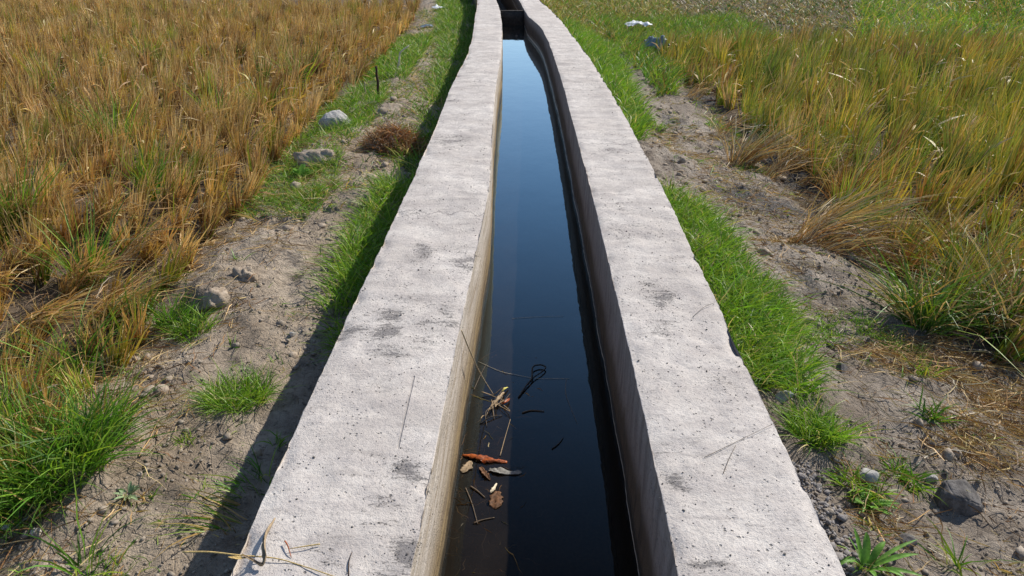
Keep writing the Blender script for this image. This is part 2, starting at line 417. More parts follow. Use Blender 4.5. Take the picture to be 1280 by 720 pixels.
def canal_wall(name, O, I, left, mat, label):
    y = [-4.0]
    while y[-1] < 34: y.append(y[-1] + (.06 if y[-1] < .9 else .018 if y[-1] < 5 else .03 if y[-1] < 9 else .07 if y[-1] < 16 else .25))
    y = np.array(y)
    sgn = 1 if left else -1                       # inner face looks along +X on the left wall
    rough = lambda s: .005 * fbm(y * 2.5, y * 0, s, 3) + .0028 * fbm(y * 26, y * 0, s + 5, 4)
    o = O(y) + rough(3 if left else 40) * 1.2; i = I(y) + rough(60 if left else 80) * .6
    zo = np.concatenate([np.linspace(-.95, -.04, 12), [-.014, -.004]]); ti = np.concatenate([[.002, .01], np.linspace(.03, .97, 28), [.99, .998]]); zi = np.concatenate([-np.geomspace(.004, .95, 28)])
    n1, n2, n3 = len(zo), len(ti), len(zi)
    Xs = np.concatenate([np.repeat(o[:, None], n1, 1), o[:, None] * (1 - ti) + i[:, None] * ti, np.repeat(i[:, None], n3, 1)], 1)
    Zs = np.concatenate([np.repeat(zo[None], len(y), 0), np.zeros((len(y), n2)), np.repeat(zi[None], len(y), 0)], 1)
    Ys = np.repeat(y[:, None], Xs.shape[1], 1)
    tp = np.zeros(Xs.shape[1], bool); tp[n1:n1 + n2] = True
    sd = 11 if left else 47
    dz = .012 * fbm(Xs * 2.2, Ys * 1.3, sd, 2) + .005 * fbm(Xs * 12, Ys * 12, sd + 3, 3) + .0025 * fbm(Xs * 45, Ys * 45, sd + 7, 2)
    Zs = Zs + np.where(tp[None], dz, 0) + FALL(Ys)
    # worn, chipped arrises
    t_all = np.concatenate([np.zeros(n1), ti, np.ones(n3)])
    wear = np.exp(-((t_all - 0) * 16) ** 2) + .7 * np.exp(-((t_all - 1) * 20) ** 2)
    chip = np.maximum(fbm(Ys * 9 + t_all * 3, Xs * 9, sd + 9, 3) - .12, 0)
    Zs = Zs - np.where(tp[None], wear[None] * (.004 + .035 * chip), 0)
    nearz = np.where(tp[None], 0, np.exp(-((Zs - FALL(Ys)) / .05) ** 2))
    outer = np.concatenate([np.ones(n1), np.zeros(n2), np.zeros(n3)])[None]; inner = np.concatenate([np.zeros(n1 + n2), np.ones(n3)])[None]
    dx = .014 * fbm(Ys * 3, Zs * 6, sd + 12, 3) + .004 * fbm(Ys * 6, Zs * 40, sd + 14, 2)
    Xs = Xs + outer * sgn * (-1.6 * dx * sst(-.005, -.15, Zs - FALL(Ys)) + nearz * .007 * chip) + inner * sgn * (.55 * dx * sst(-.01, -.1, Zs - FALL(Ys)) - nearz * .012 * chip)
    st = np.zeros(Xs.shape); wx_ = .09 * fbm(Xs * 7, Ys * 7, sd + 23, 3); wy_ = .12 * fbm(Xs * 6 + 4, Ys * 6, sd + 26, 3)
    for px, py, rx, ry, a in STAINS[left]:
        sxp, syp, _ = at(px, py, 0)
        st = np.maximum(st, a * (1 if left else .7) * np.exp(-((Xs + wx_ - sxp) / rx / 1.25) ** 2 - ((Ys + wy_ - syp) / ry / 1.25) ** 2))
    st = st * np.clip(.75 + 1.1 * fbm(Xs * 9, Ys * 14, sd + 21, 3), 0, 1.3)
    st = np.where(tp[None], st, 0)
    ob = link(name, np.stack([Xs, Ys, Zs], -1), grid_faces(*Xs.shape), mat, smooth=True, extra={'stain': st.ravel()})
    tag(ob, label, 'canal wall')
    # earth crumbs lying on the top, thickest in the grimy patches
    wt = (np.maximum(st, .06) * tp[None] * (Ys > 1) * (Ys < 9)).ravel(); wt /= wt.sum()
    k = rng.choice(Xs.size, 3400, p=wt)
    s_ = np.clip(rng.lognormal(-6.75, .5, len(k)), .0006, .0045)
    ps = np.stack([Xs.ravel()[k] + rng.normal(0, .008, len(k)), Ys.ravel()[k] + rng.normal(0, .008, len(k)), Zs.ravel()[k] + s_ * .3], 1)
    lumps('crumbs', ps, s_, M_CRUMB, 'dark earth crumbs lying on top of the ' + ('wall beside the golden field' if left else 'wall beside the bright grass'), 'crumbs')
    return ob
# low cross wall that closes the water at the far bend
yq = 14.33
def box(x0, x1, y0, y1, z0, z1, sub=8, jit=.008, seed=0):
    import bmesh
    bm = bmesh.new(); bmesh.ops.create_cube(bm, size=1)
    bmesh.ops.bevel(bm, geom=list(bm.edges), offset=.03, segments=2, affect='EDGES')
    bmesh.ops.subdivide_edges(bm, edges=list(bm.edges), cuts=sub, use_grid_fill=True)
    v = np.array([q.co for q in bm.verts]); f = [tuple(k.index for k in q.verts) for q in bm.faces]; bm.free()
    v = (v + .5) * np.array([x1 - x0, y1 - y0, z1 - z0]) + np.array([x0, y0, z0])
    v[:, 1] += jit * fbm(v[:, 0] * 9, v[:, 2] * 9, seed, 3); v[:, 2] += jit * fbm(v[:, 0] * 8, v[:, 1] * 8, seed + 4, 3)
    return v, f
M_DARKC = stone('shade_dark_concrete', (.035, .03, .026), (.08, .068, .06))  # the shade on the face towards the camera is put into this colour
v, f = box(float(LI(yq)) - .02, float(RI(yq)) + .02, yq, yq + .05, -.95, -.25, 5, .01, 2)
tag(link('cross_wall', v, f, M_DARKC), 'low dark cross wall closing the far end of the canal water', 'cross wall')

# ------------------------------------------------------------------ rocks, clods, gravel
def rock_mesh(size, seed, cuts=9, rough=.05, sub=4):
    import bmesh
    r = np.random.default_rng(seed)
    bm = bmesh.new(); bmesh.ops.create_icosphere(bm, subdivisions=sub, radius=1)
    v = np.array([q.co for q in bm.verts]); f = np.array([[k.index for k in q.verts] for q in bm.faces]); bm.free()
    for _ in range(cuts):
        n = r.normal(size=3); n /= np.linalg.norm(n); d = r.uniform(.38, .80)
        k = v @ n - d; v = v - np.where(k > 0, k, 0)[:, None] * n * .92
    v = v * (1 + rough * fbm(v[:, 0] * 3 + v[:, 2] * 2, v[:, 1] * 3 - v[:, 2], seed, 3))[:, None]
    v = v * (1 + rough * .45 * fbm(v[:, 0] * 9 + v[:, 2] * 5, v[:, 1] * 9 - v[:, 2] * 4, seed + 2, 3))[:, None]
    v[:, 2] = np.where(v[:, 2] < -.28, -.28 + (v[:, 2] + .28) * .15, v[:, 2])
    v = v - (v.max(0) + v.min(0)) / 2; v = v / np.abs(v).max(0)
    v = v * np.array(size) / 2
    return v, f
def rock(name, px, py, size, seed, mat, label, cat, rz=0, sink=.25, cuts=9, rough=.06, group=None, z=None):
    x, y, zz = at(px, py, z)
    v, f = rock_mesh(size, seed, cuts, rough)
    ob = link(name, v, f, mat, (x, y, zz + size[2] * (.5 - sink)), smooth=False)
    ob.rotation_euler = (0, 0, rz); tag(ob, label, cat, group); return ob

rock('earth_clod', 262, 368, (.20, .17, .13), 21, M_CLOD, 'flat faced tan earth clod beside a green tuft under the golden rice', 'earth clod', .2, .42, 9, .3)
rock('earth_clod', 303, 345, (.17, .16, .11), 25, M_CLOD, 'rounded crumbly tan earth clod with a white chip lying next to it', 'earth clod', .9, .45, 6, .45)
rock('earth_clod', 398, 205, (.36, .24, .13), 28, M_CLOD, 'long low earth clod behind the light green broad leaf weed', 'earth clod', -.35, .42, 5, .35)
rock('earth_clod', 485, 140, (.30, .26, .14), 33, M_CLOD, 'pale rounded earth clod just behind the reddish dead weed heap', 'earth clod', .1, .42, 5, .32)
rock('pebble', 46, 667, (.034, .030, .026), 41, M_PEB, 'round whitish pebble below the large green clump', 'pebble', 0, .2, 3, .04)
rock('pebble', 8, 664, (.045, .03, .02), 43, M_PEB, 'flat pale blue grey pebble at the frame edge left of the round one', 'pebble', .2, .2, 5, .04)
rock('pebble', 295, 432, (.042, .034, .024), 45, M_GRAV, 'small brown pebble on the path below the clods', 'pebble', .3, .25, 4, .04)
rock('pebble', 366, 418, (.032, .026, .022), 47, M_PEB, 'small white pebble on the path near the wall shadow', 'pebble', .1, .2, 5, .04)
rock('stone_chip', 315, 346, (.018, .016, .05), 49, M_PEB, 'tall white stone chip stuck in the earth mound', 'stone chip', .3, .25, 6, .05)
rock('pebble', 1165, 598, (.045, .03, .024), 51, M_ROCKG, 'light grey pebble just left of the dark angular rock', 'pebble', .5, .25, 5, .05)
rock('pebble', 1130, 678, (.065, .05, .036), 53, M_ROCKD, 'dark stone in the rubble behind the strap leaf weed', 'pebble', .1, .3, 6, .06)
rock('pebble', 980, 497, (.075, .05, .035), 55, M_ROCKG, 'light grey stone at the wall edge in the green grass strip', 'pebble', .4, .2, 7, .06)
rock('pebble', 1085, 596, (.075, .06, .042), 57, M_ROCKG, 'grey stone behind the low bright weed', 'pebble', .7, .25, 7, .06)
rock('pebble', 1052, 462, (.07, .05, .05), 61, M_ROCKD, 'dark clod at the inner edge of the shaded soil beside the grass strip', 'pebble', .7, .25, 7, .1)
rock('rock', 612, 9, (.30, .25, .17), 63, M_ROCKG, 'grey stone behind the dark cross wall at the far bend', 'rock', .2, .1, 9, .06, z=-.45)
rock('pebble', 1205, 640, (.03, .025, .02), 67, M_PEB, 'tiny pale pebble in the shadow in front of the dark angular rock', 'pebble', .2, .25, 5, .05)

def hull_rock(name, px, py, pts, size, mat, label, cat, rz=0, sink=.02, seed=1):
    import bmesh
    bm = bmesh.new()
    for p in pts: bm.verts.new(p)
    r = bmesh.ops.convex_hull(bm, input=list(bm.verts))
    bmesh.ops.delete(bm, geom=[g for g in bm.verts if not g.link_faces], context='VERTS')
    bmesh.ops.bevel(bm, geom=list(bm.edges), offset=.05, segments=2, affect='EDGES')
    bmesh.ops.triangulate(bm, faces=list(bm.faces))
    for _ in range(3): bmesh.ops.subdivide_edges(bm, edges=[e for e in bm.edges if e.calc_length() > .12], cuts=1); bmesh.ops.triangulate(bm, faces=list(bm.faces))
    v = np.array([q.co for q in bm.verts]); bm.verts.index_update(); f = np.array([[k.index for k in q.verts] for q in bm.faces]); bm.free()
    v = v * (1 + .07 * fbm(v[:, 0] * 2.5 + v[:, 2] * 2, v[:, 1] * 2.5 - v[:, 2], seed, 3) + .035 * fbm(v[:, 0] * 9 + v[:, 2] * 7, v[:, 1] * 9 - v[:, 2] * 5, seed + 3, 3))[:, None]
    v = v * np.array(size) * np.array([.5, .5, 1])
    x, y, z = at(px, py)
    ob = link(name, v, f, mat, (x, y, z - sink)); ob.rotation_euler = (0, 0, rz); return tag(ob, label, cat)
hull_rock('rock', 1197, 628, [(-1, -.45, -.3), (-.95, .4, -.3), (.8, .7, -.3), (1, -.3, -.3), (.2, -.9, -.3), (-.9, -.2, .55), (-.55, .55, .95), (.35, .65, .85), (.95, .2, .3), (.85, -.4, .12), (.0, -.6, .62), (-.5, -.45, .72)],
          (.168, .14, .085), M_ROCKD, 'dark angular rock with a black shaded front on the bare soil', 'rock', .05, .005, 3)
hull_rock('rock', 421, 158, [(-1, -.5, -.3), (-.9, .5, -.3), (.9, .7, -.3), (1, -.4, -.3), (0, -.8, -.3), (-.95, -.3, .5), (-.4, .2, .95), (.15, .5, 1), (.55, .3, .7), (.95, -.1, .25), (.1, -.55, .6), (-.55, -.6, .6)],
          (.34, .26, .17), M_ROCKG, 'pale grey broken rock with dark front at the edge of the golden rice', 'rock', .1, .0, 8)
_ico = None
def lumps(name, pos, size, mat, label, cat):
    """one stuff mesh of many small irregular lumps"""
    import bmesh
    bm = bmesh.new(); bmesh.ops.create_icosphere(bm, subdivisions=2 if name == 'clods' else 1, radius=1)
    v0 = np.array([q.co for q in bm.verts]); f0 = np.array([[k.index for k in q.verts] for q in bm.faces]); bm.free()
    n = len(pos)
    sc = size[:, None] * rng.uniform(.6, 1.3, (n, 3)) * np.array([1, 1, .75])
    V = v0[None] * (1 + rng.uniform(-.5, .35, (n, len(v0), 1)) * (.5 if len(v0) > 12 else 1))
    a = rng.uniform(0, 6.28, n); ca, sa = np.cos(a), np.sin(a)
    V = V * sc[:, None]
    V = np.stack([V[..., 0] * ca[:, None] - V[..., 1] * sa[:, None], V[..., 0] * sa[:, None] + V[..., 1] * ca[:, None], V[..., 2]], -1) + pos[:, None]
    Fc = f0[None] + (np.arange(n) * len(v0))[:, None, None]
    return tag(link(name, V.reshape(-1, 3), Fc.reshape(-1, 3), mat), label, cat, kind='stuff')

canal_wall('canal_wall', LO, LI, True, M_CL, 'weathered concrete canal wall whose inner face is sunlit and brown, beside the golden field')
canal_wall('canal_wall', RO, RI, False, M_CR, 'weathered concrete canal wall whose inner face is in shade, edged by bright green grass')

def scatter(n, x0, x1, y0, y1, dens=None):
    x = rng.uniform(x0, x1, n); y = rng.uniform(y0, y1, n)
    if dens is not None:
        k = rng.random(n) < dens(x, y); x, y = x[k], y[k]
    return x, y
x, y = scatter(52000, -2.2, -.72, 1.0, 11, lambda x, y: np.clip(.15 + 1.3 * (fbm(x * 3, y * 3, 70, 3)), .04, 1) * np.clip(4 / y, .25, 1))
s = np.clip(rng.lognormal(-5.75, .6, len(x)), .0012, .024)
lumps('gravel', np.stack([x, y, gz(x, y) + s * .2], 1), s, M_GRAV, 'small loose earth crumbs over the path beside the golden field', 'gravel')
x, y = scatter(44000, .8, 2.6, 1.0, 9, lambda x, y: np.clip(.2 + 1.3 * (fbm(x * 3, y * 3, 75, 3)), .05, 1) * np.clip(4 / y, .25, 1))
s = np.clip(rng.lognormal(-5.7, .6, len(x)), .0012, .024)
lumps('gravel', np.stack([x, y, gz(x, y) + s * .2], 1), s, M_GRAV, 'small grey earth crumbs over the soil beside the standing rice', 'gravel')
for x0, x1, lab in ((-2.1, -.8, 'loose tan earth clods strewn over the path by the golden rice'), (.9, 2.5, 'loose grey earth clods strewn over the soil by the standing rice')):
    x, y = scatter(4200, x0, x1, 1.1, 13, lambda x, y: np.clip(-.1 + 1.5 * fbm(x * 2.2, y * 2.2, 79, 3), .015, .6))
    s = np.clip(rng.lognormal(-4.35, .5, len(x)), .006, .045)
    lumps('clods', np.stack([x, y, gz(x, y) + s * .15], 1), s, M_CLOD, lab, 'clods')
x, y = scatter(7000, .785, 1.02, 1.0, 2.1, lambda x, y: np.clip(1.2 - (x - RO(y)) / .2, 0, 1))
s = np.clip(rng.lognormal(-5.3, .5, len(x)), .002, .017)
lumps('rubble', np.stack([x, y, gz(x, y) + .13 * np.exp(-((x - RO(y)) / .07) ** 2) + s * .2], 1), s, M_RUB, 'grey mortar rubble heaped along the outer foot of the wall', 'rubble')

# ------------------------------------------------------------------ blades
Zv = np.array([0, 0, 1.0])
class Blades:
    def __init__(s): s.V = []; s.F = []; s.Cc = []; s.o = 0
    def add(s, base, d0, L, w, bend, droop, col, S=4, tipcol=None, kink=0.0, shape='leaf', floor=None):
        n = len(base)
        if n == 0: return
        d0 = d0 / np.linalg.norm(d0, axis=1)[:, None]
        h = d0.copy(); h[:, 2] = 0; h += rng.normal(size=(n, 3)) * np.array([.05, .05, 0]); h /= np.linalg.norm(h, axis=1)[:, None] + 1e-9
        t = np.linspace(0, 1, S + 1)[None, :, None]
        L = np.broadcast_to(L, (n,)); w = np.broadcast_to(w, (n,)); bend = np.broadcast_to(bend, (n,)); droop = np.broadcast_to(droop, (n,))
        P = base[:, None] + L[:, None, None] * (t * d0[:, None] + t ** 2 * (bend[:, None, None] * h[:, None]) - t ** 2.4 * droop[:, None, None] * Zv)
        if kink: P[:, 1:] += rng.normal(size=(n, S, 3)) * (kink * L)[:, None, None] * np.array([1, 1, .6])
        fl = (base[:, 2] if floor is None else floor) + .003
        P[..., 2] = np.maximum(P[..., 2], fl[:, None])
        r = rng.normal(size=(n, 3)); r[:, 2] *= .35
        sd = np.cross(d0, r); sd /= np.linalg.norm(sd, axis=1)[:, None] + 1e-9
        tt = t[0, :, 0]
        if shape == 'leaf': wp = np.minimum(.55 + 1.6 * tt, 1) * (1 - tt ** 2.2) + .06
        elif shape == 'stalk': wp = .8 - .45 * tt
        elif shape == 'ear': wp = np.where(tt < .5, .18, .18 + np.sin((tt - .5) * 2 * math.pi) ** 1 * 1.0) + .02
        hw = (w[:, None] * wp[None] * .5)[..., None] * sd[:, None]
        V = np.stack([P - hw, P + hw], 2).reshape(n, -1, 3)
        k = np.arange(S)
        q = np.stack([2 * k, 2 * k + 1, 2 * k + 3, 2 * k + 2], 1)
        Fc = q[None] + (np.arange(n) * (2 * S + 2))[:, None, None] + s.o
        if tipcol is None: cc = np.repeat(col[:, None], 2 * S + 2, 1)
        else:
            tt2 = np.repeat(tt, 2)[None, :, None] ** 1.5
            cc = col[:, None] * (1 - tt2) + tipcol[:, None] * tt2
        s.V.append(V.reshape(-1, 3)); s.F.append(Fc.reshape(-1, 4)); s.Cc.append(cc.reshape(-1, 3)); s.o += n * (2 * S + 2)
    def build(s, name, mat, loc=(0, 0, 0), parent=None):
        V = np.vstack(s.V) - np.array(loc)
        return link(name, V, np.vstack(s.F), mat, loc, parent, np.vstack(s.Cc), smooth=True)

PAL = {'tan': (.52, .33, .13), 'straw': (.64, .48, .25), 'brown': (.24, .13, .055), 'gold': (.50, .36, .09), 'green': (.10, .24, .022), 'dgreen': (.045, .115, .018),
       'lime': (.26, .36, .035), 'yellow': (.50, .42, .05), 'orange': (.42, .20, .06), 'grey': (.34, .29, .21), 'bright': (.21, .38, .035)}
def pick(n, names, probs, var=.22):
    k = rng.choice(len(names), n, p=np.array(probs) / sum(probs))
    c = np.array([PAL[q] for q in names])[k]
    return c * rng.uniform(1 - var, 1 + var, (n, 1)) * rng.uniform(.93, 1.07, (n, 3))

def inpoly(x, y, poly):
    r = np.zeros(len(x), bool); p = np.asarray(poly); j = len(p) - 1
    for i in range(len(p)):
        xi, yi = p[i][:2]; xj, yj = p[j][:2]
        c = ((yi > y) != (yj > y)) & (x < (xj - xi) * (y - yi) / (yj - yi + 1e-12) + xi)
        r ^= c; j = i
    return r

def pts_disc(n, x, y, rx, ry=None):
    a = rng.uniform(0, 6.283, n); q = np.sqrt(rng.random(n)); ry = ry or rx
    return x + q * rx * np.cos(a), y + q * ry * np.sin(a)

# --- rice: clumps of blades added into a set.
def rice_clump(B, cx, cy, n, hgt, tilt, mixn, mixp, S, wd, spread=.28, rad=.055, droop=(.05, .35), ears=0, bend=(-.04, .08)):
    q_ = np.array(mixp, float); q_[rng.choice(len(q_), p=q_ / q_.sum())] += 1.1 * q_.sum(); mixp = q_
    bx, by = pts_disc(n, cx, cy, rad)
    bz = gz(bx, by, False)
    d = np.stack([rng.normal(0, spread, n) + tilt[0] + (bx - cx) * 3, rng.normal(0, spread, n) + tilt[1] + (by - cy) * 3, np.ones(n)], 1)
    L = hgt * rng.uniform(.5, 1.1, n) * rng.uniform(.80, 1.16)
    tj = rng.normal(0, .12, 2); d[:, 0] += tj[0]; d[:, 1] += tj[1]
    dr_ = np.where(rng.random(n) < .15, rng.uniform(.35, 1.0, n), rng.uniform(*droop, n))
    col = pick(n, mixn, mixp, .32) * rng.uniform(.68, 1.3); tip = col * .6 + pick(n, ['tan', 'straw', 'brown', 'gold'], [3, 2, 1, 2]) * .4
    B.add(np.stack([bx, by, bz - .01], 1), d, L, wd * rng.uniform(.6, 1.3, n), rng.uniform(*bend, n), dr_, col, S, tip, kink=.007)
    if ears:
        k = rng.integers(0, n, ears)
        B.add(np.stack([bx[k], by[k], bz[k]], 1), d[k] * np.array([1, 1, 1.0]), L[k] * 1.05, np.full(ears, wd * 1.7), rng.uniform(.2, .5, ears), rng.uniform(.25, .6, ears),
              pick(ears, ['gold', 'straw', 'tan'], [2, 2, 3]), max(S, 5), kink=.01, shape='ear')

# field outline (inner side faces the canal)
edgeL = lambda y: np.interp(y, [-3, 1.5, 2.4, 3.2, 4.2, 5.1, 6.3, 8.7, 12, 18, 40], [-2.2, -1.95, -1.78, -1.86, -2.06, -2.0, -2.18, -2.28, -2.2, -2.6, -5])
edgeR = lambda y: np.interp(y, [1, 2.6, 2.95, 3.4, 4.5, 6.0, 8.0, 9.5, 11.4, 13, 40], [3.2, 2.75, 2.36, 2.06, 2.06, 2.22, 2.12, 2.02, 1.78, 2.2, 2.2])

def field(edge, side, ymax, right, name, label):
    B = Blades()
    sp = .26
    ys = np.arange(-1.5, ymax, sp); cnt = 0
    for yy in ys:
        near = yy < 4.5; mid = yy < 8
        spx = sp * (1 if yy < 9 else 1.12)
        e = float(edge(yy)); half = max(3.2, .70 * yy + 2.0)
        k = int((half - abs(e)) / spx) + 1
        for j in range(k):
            cx = e + side * (j * spx + .06) + rng.normal(0, .045); cy = yy + rng.normal(0, .05)
            if abs(cx) > .74 * cy + 2.2 or cy < -1.4: continue
            if rng.random() < .07: continue
            if yy < 1.0 and rng.random() < .5: continue
            a = fbm(cx * .55, cy * .55, 90 + right, 2); b = fbm(cx * 1.1 + 9, cy * 1.1, 95 + right, 2)
            S = 5 if near else 4 if mid else 3
            n = int(62 if near else 60 if mid else 46)
            wd = .0086 if near else .0098 if mid else .013
            a = float(a); b = float(b)
            if not right:
                gr = 1.2 if (b > .25 or cy < 3.3 and j < 3) else .28
                if cy > 7: gr *= .55
                mixn = ['tan', 'straw', 'brown', 'gold', 'green', 'lime', 'yellow']
                mixp = [3.6, 3.2 if a < .1 else 4.6, 2.6, 1.2, gr * 1.7, gr * 1.7 + .3, .35 + (.35 if cy > 6 else 0)]
                lod = float(np.exp(-((cx + 2.4) / .9) ** 2 - ((cy - 3.6) / 1.3) ** 2))
                tilt = (.10 + .55 * lod + .18 * a, -.08 - .45 * lod + .2 * b)
                hg = .41 + .07 * a if j > 1 else .36
                rice_clump(B, cx, cy, n, hg, tilt, mixn, mixp, S, wd, .11 + .05 * lod, .045, (.0, .10), ears=0 if near else 3)
            else:
                og = sst(-.1, .35, a); fg = sst(.0, .5, b) + .5 * sst(9, 13, cy)
                mixn = ['green', 'lime', 'yellow', 'tan', 'orange', 'brown', 'straw', 'dgreen']
                mixp = [3.2 + 2 * fg, 4.2 + fg, 3.2, .9 + og, .2 + 1.5 * og, .5 + .9 * og, .9, .8]
                tilt = (.16 + .14 * a, .02 + .14 * b)
                hg = .53 + .07 * b if j > 1 else .46
                rice_clump(B, cx, cy, n, hg, tilt, mixn, mixp, S, wd * 1.12, .13, .05, (.0, .14), ears=2)
            cnt += 1
    # fallen straw and dead leaves tangled low between the clumps
    m = 11000
    yy = rng.uniform(.5, 1, m) ** 1.6 * 0 + 1.2 + (ymax - 1.2) * rng.random(m) ** 1.7
    xx = edge(yy) + side * rng.random(m) ** 1.1 * (.74 * yy + 1.6)
    az = rng.uniform(0, 6.283, m)
    d = np.stack([np.cos(az), np.sin(az), rng.uniform(-.05, .55, m)], 1)
    B.add(np.stack([xx, yy, gz(xx, yy, False) + rng.uniform(.0, .16, m)], 1), d, rng.uniform(.12, .38, m), rng.uniform(.003, .007, m) * np.clip(yy / 5, 1, 2), rng.uniform(-.2, .2, m),
          rng.uniform(.1, .4, m), pick(m, ['straw', 'tan', 'brown', 'grey'], [2.5, 3, 2.5, .8]), 3, kink=.03, floor=gz(xx, yy, False))
    if not right:                                    # lodged bundles of long straight straw, lying over towards the path
        for px, py, tx, ty, nn in ((30, 300, .8, -.7, 90), (90, 270, .9, -.6, 80), (150, 300, .9, -.5, 70), (60, 360, 1.1, -.8, 90), (140, 370, 1.0, -.6, 90), (10, 400, 1.2, -.9, 80), (200, 330, .8, -.3, 60),
                                   (100, 430, 1.3, -.5, 80), (180, 400, 1.1, -.3, 70), (230, 270, .5, -.4, 60), (270, 230, .5, -.35, 60), (200, 240, .6, -.4, 60), (320, 205, .4, -.2, 50), (40, 220, .6, -.5, 60), (110, 200, .5, -.3, 50)):
            cx, cy, cz = at(px, py); bx, by = pts_disc(nn, cx - .25 * tx, cy - .25 * ty, .09)
            d = np.stack([rng.normal(tx, .16, nn), rng.normal(ty, .16, nn), np.ones(nn)], 1)
            B.add(np.stack([bx, by, gz(bx, by, False) + .02], 1), d, rng.uniform(.35, .68, nn), rng.uniform(.004, .0085, nn), rng.uniform(-.1, .15, nn), rng.uniform(.05, .35, nn),
                  pick(nn, ['straw', 'tan', 'brown', 'lime', 'green'], [3.5, 3, 1.6, .7, .7]) * rng.uniform(.8, 1.2), 5, None, kink=.012, shape='stalk' if rng.random() < .6 else 'leaf')
    if right:                                        # matted, drooping straw heaps along the near edge
        for px, py, tx, ty, nn in ((1000, 300, .9, .1, 70), (1040, 312, 1.4, -.1, 90), (1090, 305, 1.2, .1, 80), (1075, 280, .8, -.3, 70), (1130, 335, -.9, -.4, 70), (960, 222, .8, .3, 60), (1010, 232, 1.0, .2, 60),
                                   (1180, 395, -.8, -.5, 70), (1240, 400, -.6, -.6, 80), (1265, 370, -.5, -.5, 80), (1210, 340, .5, -.4, 70), (1150, 300, .7, -.2, 70), (1270, 300, .3, -.3, 60), (900, 170, .8, .2, 50), (865, 125, .7, .3, 50)):
            cx, cy, cz = at(px, py); bx, by = pts_disc(nn, cx, cy, .09)
            d = np.stack([rng.normal(tx, .45, nn), rng.normal(ty, .4, nn), np.ones(nn)], 1)
            B.add(np.stack([bx, by, gz(bx, by, False) + .01], 1), d, rng.uniform(.28, .55, nn), rng.uniform(.004, .0085, nn), rng.uniform(-.1, .2, nn), rng.uniform(.15, .6, nn),
                  pick(nn, ['grey', 'straw', 'tan', 'brown', 'orange'], [2.5, 2.5, 2.5, 2, .7]) * rng.uniform(.75, 1.15), 5, None, kink=.035, shape='stalk' if rng.random() < .5 else 'leaf')
    o = B.build(name, M_RICE)
    tag(o, label, 'rice', kind='stuff')
    print(name, cnt, 'clumps', B.o // 2)
field(edgeL, -1, 19.5, 0, 'ripe_rice', 'dense ripe golden brown rice filling the field beside the sunlit path')
field(edgeR, 1, 12.6, 1, 'ripening_rice', 'mixed green, yellow and orange brown rice standing in the field by the grass strip')

# --- grass
def grass(B, x, y, L, names, probs, wd=.004, spread=.45, tilt=(0, 0), droop=(.1, .6), S=3, z=None):
    n = len(x)
    if z is None: z = gz(x, y, False)
    d = np.stack([rng.normal(0, spread, n) + tilt[0], rng.normal(0, spread, n) + tilt[1], np.ones(n)], 1)
    col = pick(n, names, probs); tip = col * .75 + .25 * pick(n, ['lime', 'tan', 'bright'], [2, 1, 2])
    B.add(np.stack([x, y, z - .008], 1), d, L * rng.uniform(.45, 1.15, n), wd * rng.uniform(.6, 1.3, n), rng.uniform(0, .5, n), rng.uniform(*droop, n), col, S, tip, kink=.01)
G1 = (['bright', 'green', 'lime', 'dgreen', 'straw'], [4.4, 2.4, 2.6, .7, .6])

def poly_px(pts): return [at(a, b)[:2] for a, b in pts]
def grass_patch(poly, dens, L, label, mixg=G1, wd=.0042, spread=.4, tilt=(.1, 0), ragged=.5, thin=None, S=3):
    P = np.array(poly); x0, y0 = P.min(0); x1, y1 = P.max(0)
    n = int((x1 - x0) * (y1 - y0) * dens)
    x, y = rng.uniform(x0, x1, n), rng.uniform(y0, y1, n)
    wob = .07
    k = inpoly(x + wob * fbm(x * 4, y * 4, 120, 2), y + wob * 2 * fbm(x * 4 + 5, y * 4, 122, 2), poly)
    k &= rng.random(n) < np.clip(1 + ragged * 2.2 * fbm(x * 5, y * 5, 130, 2), .02, 1)
    x, y = x[k], y[k]
    if thin is not None:
        q = rng.random(len(x)) < thin(x, y); x, y = x[q], y[q]
    Lm = L * (.75 + .5 * vnoise(x * 3.5, y * 3.5, 140))
    B = Blades(); grass(B, x, y, Lm, *mixg, wd=wd, spread=spread, tilt=tilt, S=S)
    o = B.build('grass', M_GRASS); tag(o, label, 'grass', kind='stuff'); return o

# along the shaded-face wall: near strip and far strip
ro = lambda y, d=0: (float(RO(y)) + d, y)
near_r = [ro(2.45, .01), ro(3.0, .01), ro(3.8, .01), ro(4.75, .01), ro(4.85, .2), ro(4.5, .36), ro(4.0, .40), ro(3.5, .44), ro(3.1, .46), ro(2.75, .40), ro(2.42, .24)]
grass_patch(near_r, 8200, .19, 'lush bright green grass strip against the wall beside the bare soil', spread=.42, tilt=(.12, -.02), ragged=.38, S=4, wd=.0056)
grass_patch([ro(3.2, .36), ro(3.42, .36), ro(3.40, .75), ro(3.3, 1.05), ro(3.08, 1.0), ro(3.0, .45)], 6500, .10, 'short green grass arm reaching from the strip towards the leaning rice', spread=.6, ragged=.4)
far_r = [ro(6.1, .01), ro(8, .01), ro(10, .01), ro(12.6, .01), ro(14, .05), ro(14, .5), ro(12, .75), ro(10, .62), ro(8, .42), ro(6.8, .30), ro(6.2, .18)]
grass_patch(far_r, 3000, .25, 'bright green grass strip along the far half of the wall', wd=.0085, spread=.36, tilt=(.12, 0), ragged=.45)
grass_patch([ro(8.5, .7), ro(10, .8), ro(12.5, .85), ro(16, .9), (4.2, 17), (4.2, 13), (3.2, 11.8), (2.0, 11), (1.7, 9.5), (1.65, 8.6)], 1500, .34,
            'tall mixed green grass beyond the plastic scraps', (['green', 'bright', 'lime', 'tan', 'brown', 'dgreen'], [3, 1.5, 2, 1.2, .8, 1.5]), wd=.009, spread=.3, tilt=(.22, .05), ragged=.5)
